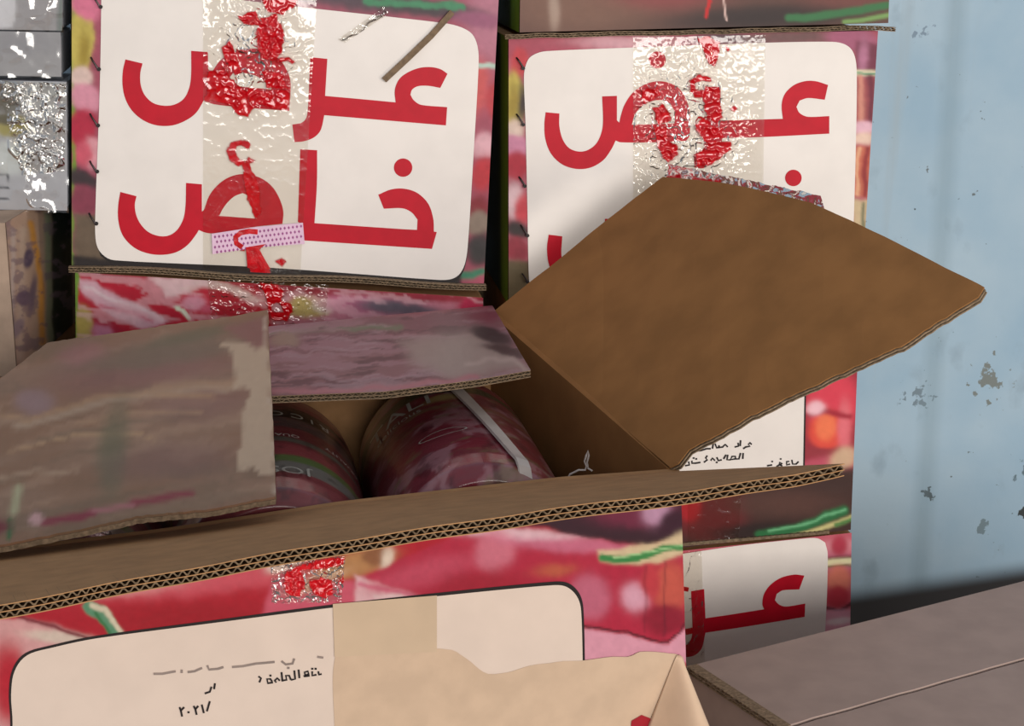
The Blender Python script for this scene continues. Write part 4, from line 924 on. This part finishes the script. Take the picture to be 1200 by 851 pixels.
# small oval on the label
ea = np.linspace(0, 2 * math.pi, 60); ro = on1(-16 + 15 * np.cos(ea), 92 + 7 * np.sin(ea), .0022); ri = on1(-16 + 14 * np.cos(ea), 92 + 6.2 * np.sin(ea), .0022)
mk('label_oval', np.vstack([ro, ri]), [(i, i + 1, 61 + i, 60 + i) for i in range(59)], GREYINK, r1)
r2, on2 = jar('film-wrapped jar with a black lettered band, left beside the strapped jar', .312, .842, 11, seed=52, kind=1)
jar_text(r2, on2, 'R I C C O', 17, 15, 198, GREYINK, rot=1); jar_text(r2, on2, 'QUALITY', 9, 5, 136, WHITEP, rot=1); jar_text(r2, on2, 'QUALITY', 9, 48, 136, WHITEP, rot=1); jar_text(r2, on2, 'JOS', 22, 10, 52, GREYINK, rot=1)
r3, on3 = jar('dark grey-labelled jar showing only in the slot under the left flap', .476, .822, 11, seed=53, kind=1)
jar_text(r3, on3, 'RICCO', 20, 12, 40, BLACK, rot=0)
# thin pale tie sticking up by the right wall
t5 = thing('plastic_tie', 'thin bent pale tie standing in the open box beside the strapped jar', 'tie', at(686, 575, 1.30))
v, f = tube([at(x, y, 1.30) for x, y in ((662, 566), (668, 556), (678, 551), (686, 551), (687, 546), (685, 541), (687, 534), (689, 528), (690, 534), (688, 542), (689, 549), (694, 552))], .0008, 6); mk('tie', v, f, WHITEP, t5)

# ------------------------------------------------------------------ grey-brown closed carton, bottom right
zc = .597
PT = Plane((0, 0, zc), (0, 0, 1)); P1 = PT.hit(np.array([806.]), np.array([781.]))[0]; P2 = PT.hit(np.array([1200.]), np.array([681.]))[0]
e1 = (P2 - P1); e1 /= np.linalg.norm(e1); e2 = np.array([e1[1], -e1[0], 0]); LA, LB = .52, .34
r = thing('closed_carton', 'closed dull grey-brown carton lying in front at the bottom right', 'carton', P1 + e1 * LA / 2 + e2 * LB / 2 - ZZ * .40)
tk = .006; pc = [P1, P1 + e1 * LA, P1 + e1 * LA + e2 * LB, P1 + e2 * LB]; ins = .003
lo = [p - ZZ * (tk + .0005) for p in pc]
cen = sum(pc) / 4; lo = [p + (cen - p) / np.linalg.norm(cen - p) * ins for p in lo]
hexa(lo + [p * [1, 1, 0] + ZZ * (zc - .40) for p in lo], GREYBOARD, 'body', r)
sx0 = PT.hit(np.array([942.]), np.array([846.]))[0]; sk = np.dot(sx0 - P1, e2)      # where the middle seam runs


def flapslab(a0, b0, name, lift):
    q0 = P1 + e2 * a0; q1 = q0 + e1 * LA; N_ = 30; tq = np.linspace(0, 1, N_)[:, None]
    e_in = q0 + (q1 - q0) * tq; q2 = P1 + e2 * b0; e_out = q2 + e1 * LA * tq
    near = e_out if name == 'back_top_flap' else e_in
    near += e2 * (.0009 * (vn(tq[:, 0] * 25, tq[:, 0] * 0, 4) - .5) * 2)[:, None]
    top = np.vstack([e_in, e_out[::-1]]) + ZZ * lift
    o = slab(top, -ZZ * (tk - .0004), GREYBOARD, name, r); m = o.modifiers.new('soft_edges', 'BEVEL'); m.width = .0008; m.segments = 1; m.limit_method = 'ANGLE'; return o


flapslab(0, sk - .0022, 'back_top_flap', 0); flapslab(sk + .0016, LB, 'front_top_flap', -.0006)
# open board edge at its left end
n = 40; tq = np.linspace(.0, 1, n)[:, None]; Oc = P1 - e1 * .0005 + e2 * (sk * tq); Hc = Oc + e1 * .01
corrugated('board_edge', Hc + ZZ * .0004, Oc - e1 * .0012 + ZZ * .0004, -ZZ, KRAFT_EDGE, r, t=.0062, waves=22, inset=.006)
mk('seam_shadow_gap', [P1 + e2 * (sk - .001) - ZZ * .006, P1 + e2 * (sk + .0015) - ZZ * .006, P1 + e2 * (sk + .0015) + e1 * LA - ZZ * .006, P1 + e2 * (sk - .001) + e1 * LA - ZZ * .006], [(0, 1, 2, 3)], BLACK, r)
film_sheet('clear_tape', [(0, 0)] * 4, 2, 2, PT, .001, 0, FILM, r) if False else None
tb = thing('plain_carton', 'plain brown carton under the grey-brown carton, below the picture', 'carton', (P1 + e1 * LA / 2 + e2 * LB / 2) * [1, 1, 0])
lo2 = [p * [1, 1, 0] + ZZ * (zc - .401) for p in lo]; hexa(lo2 + [p * [1, 1, 0] for p in lo2], KRAFT, 'body', tb)
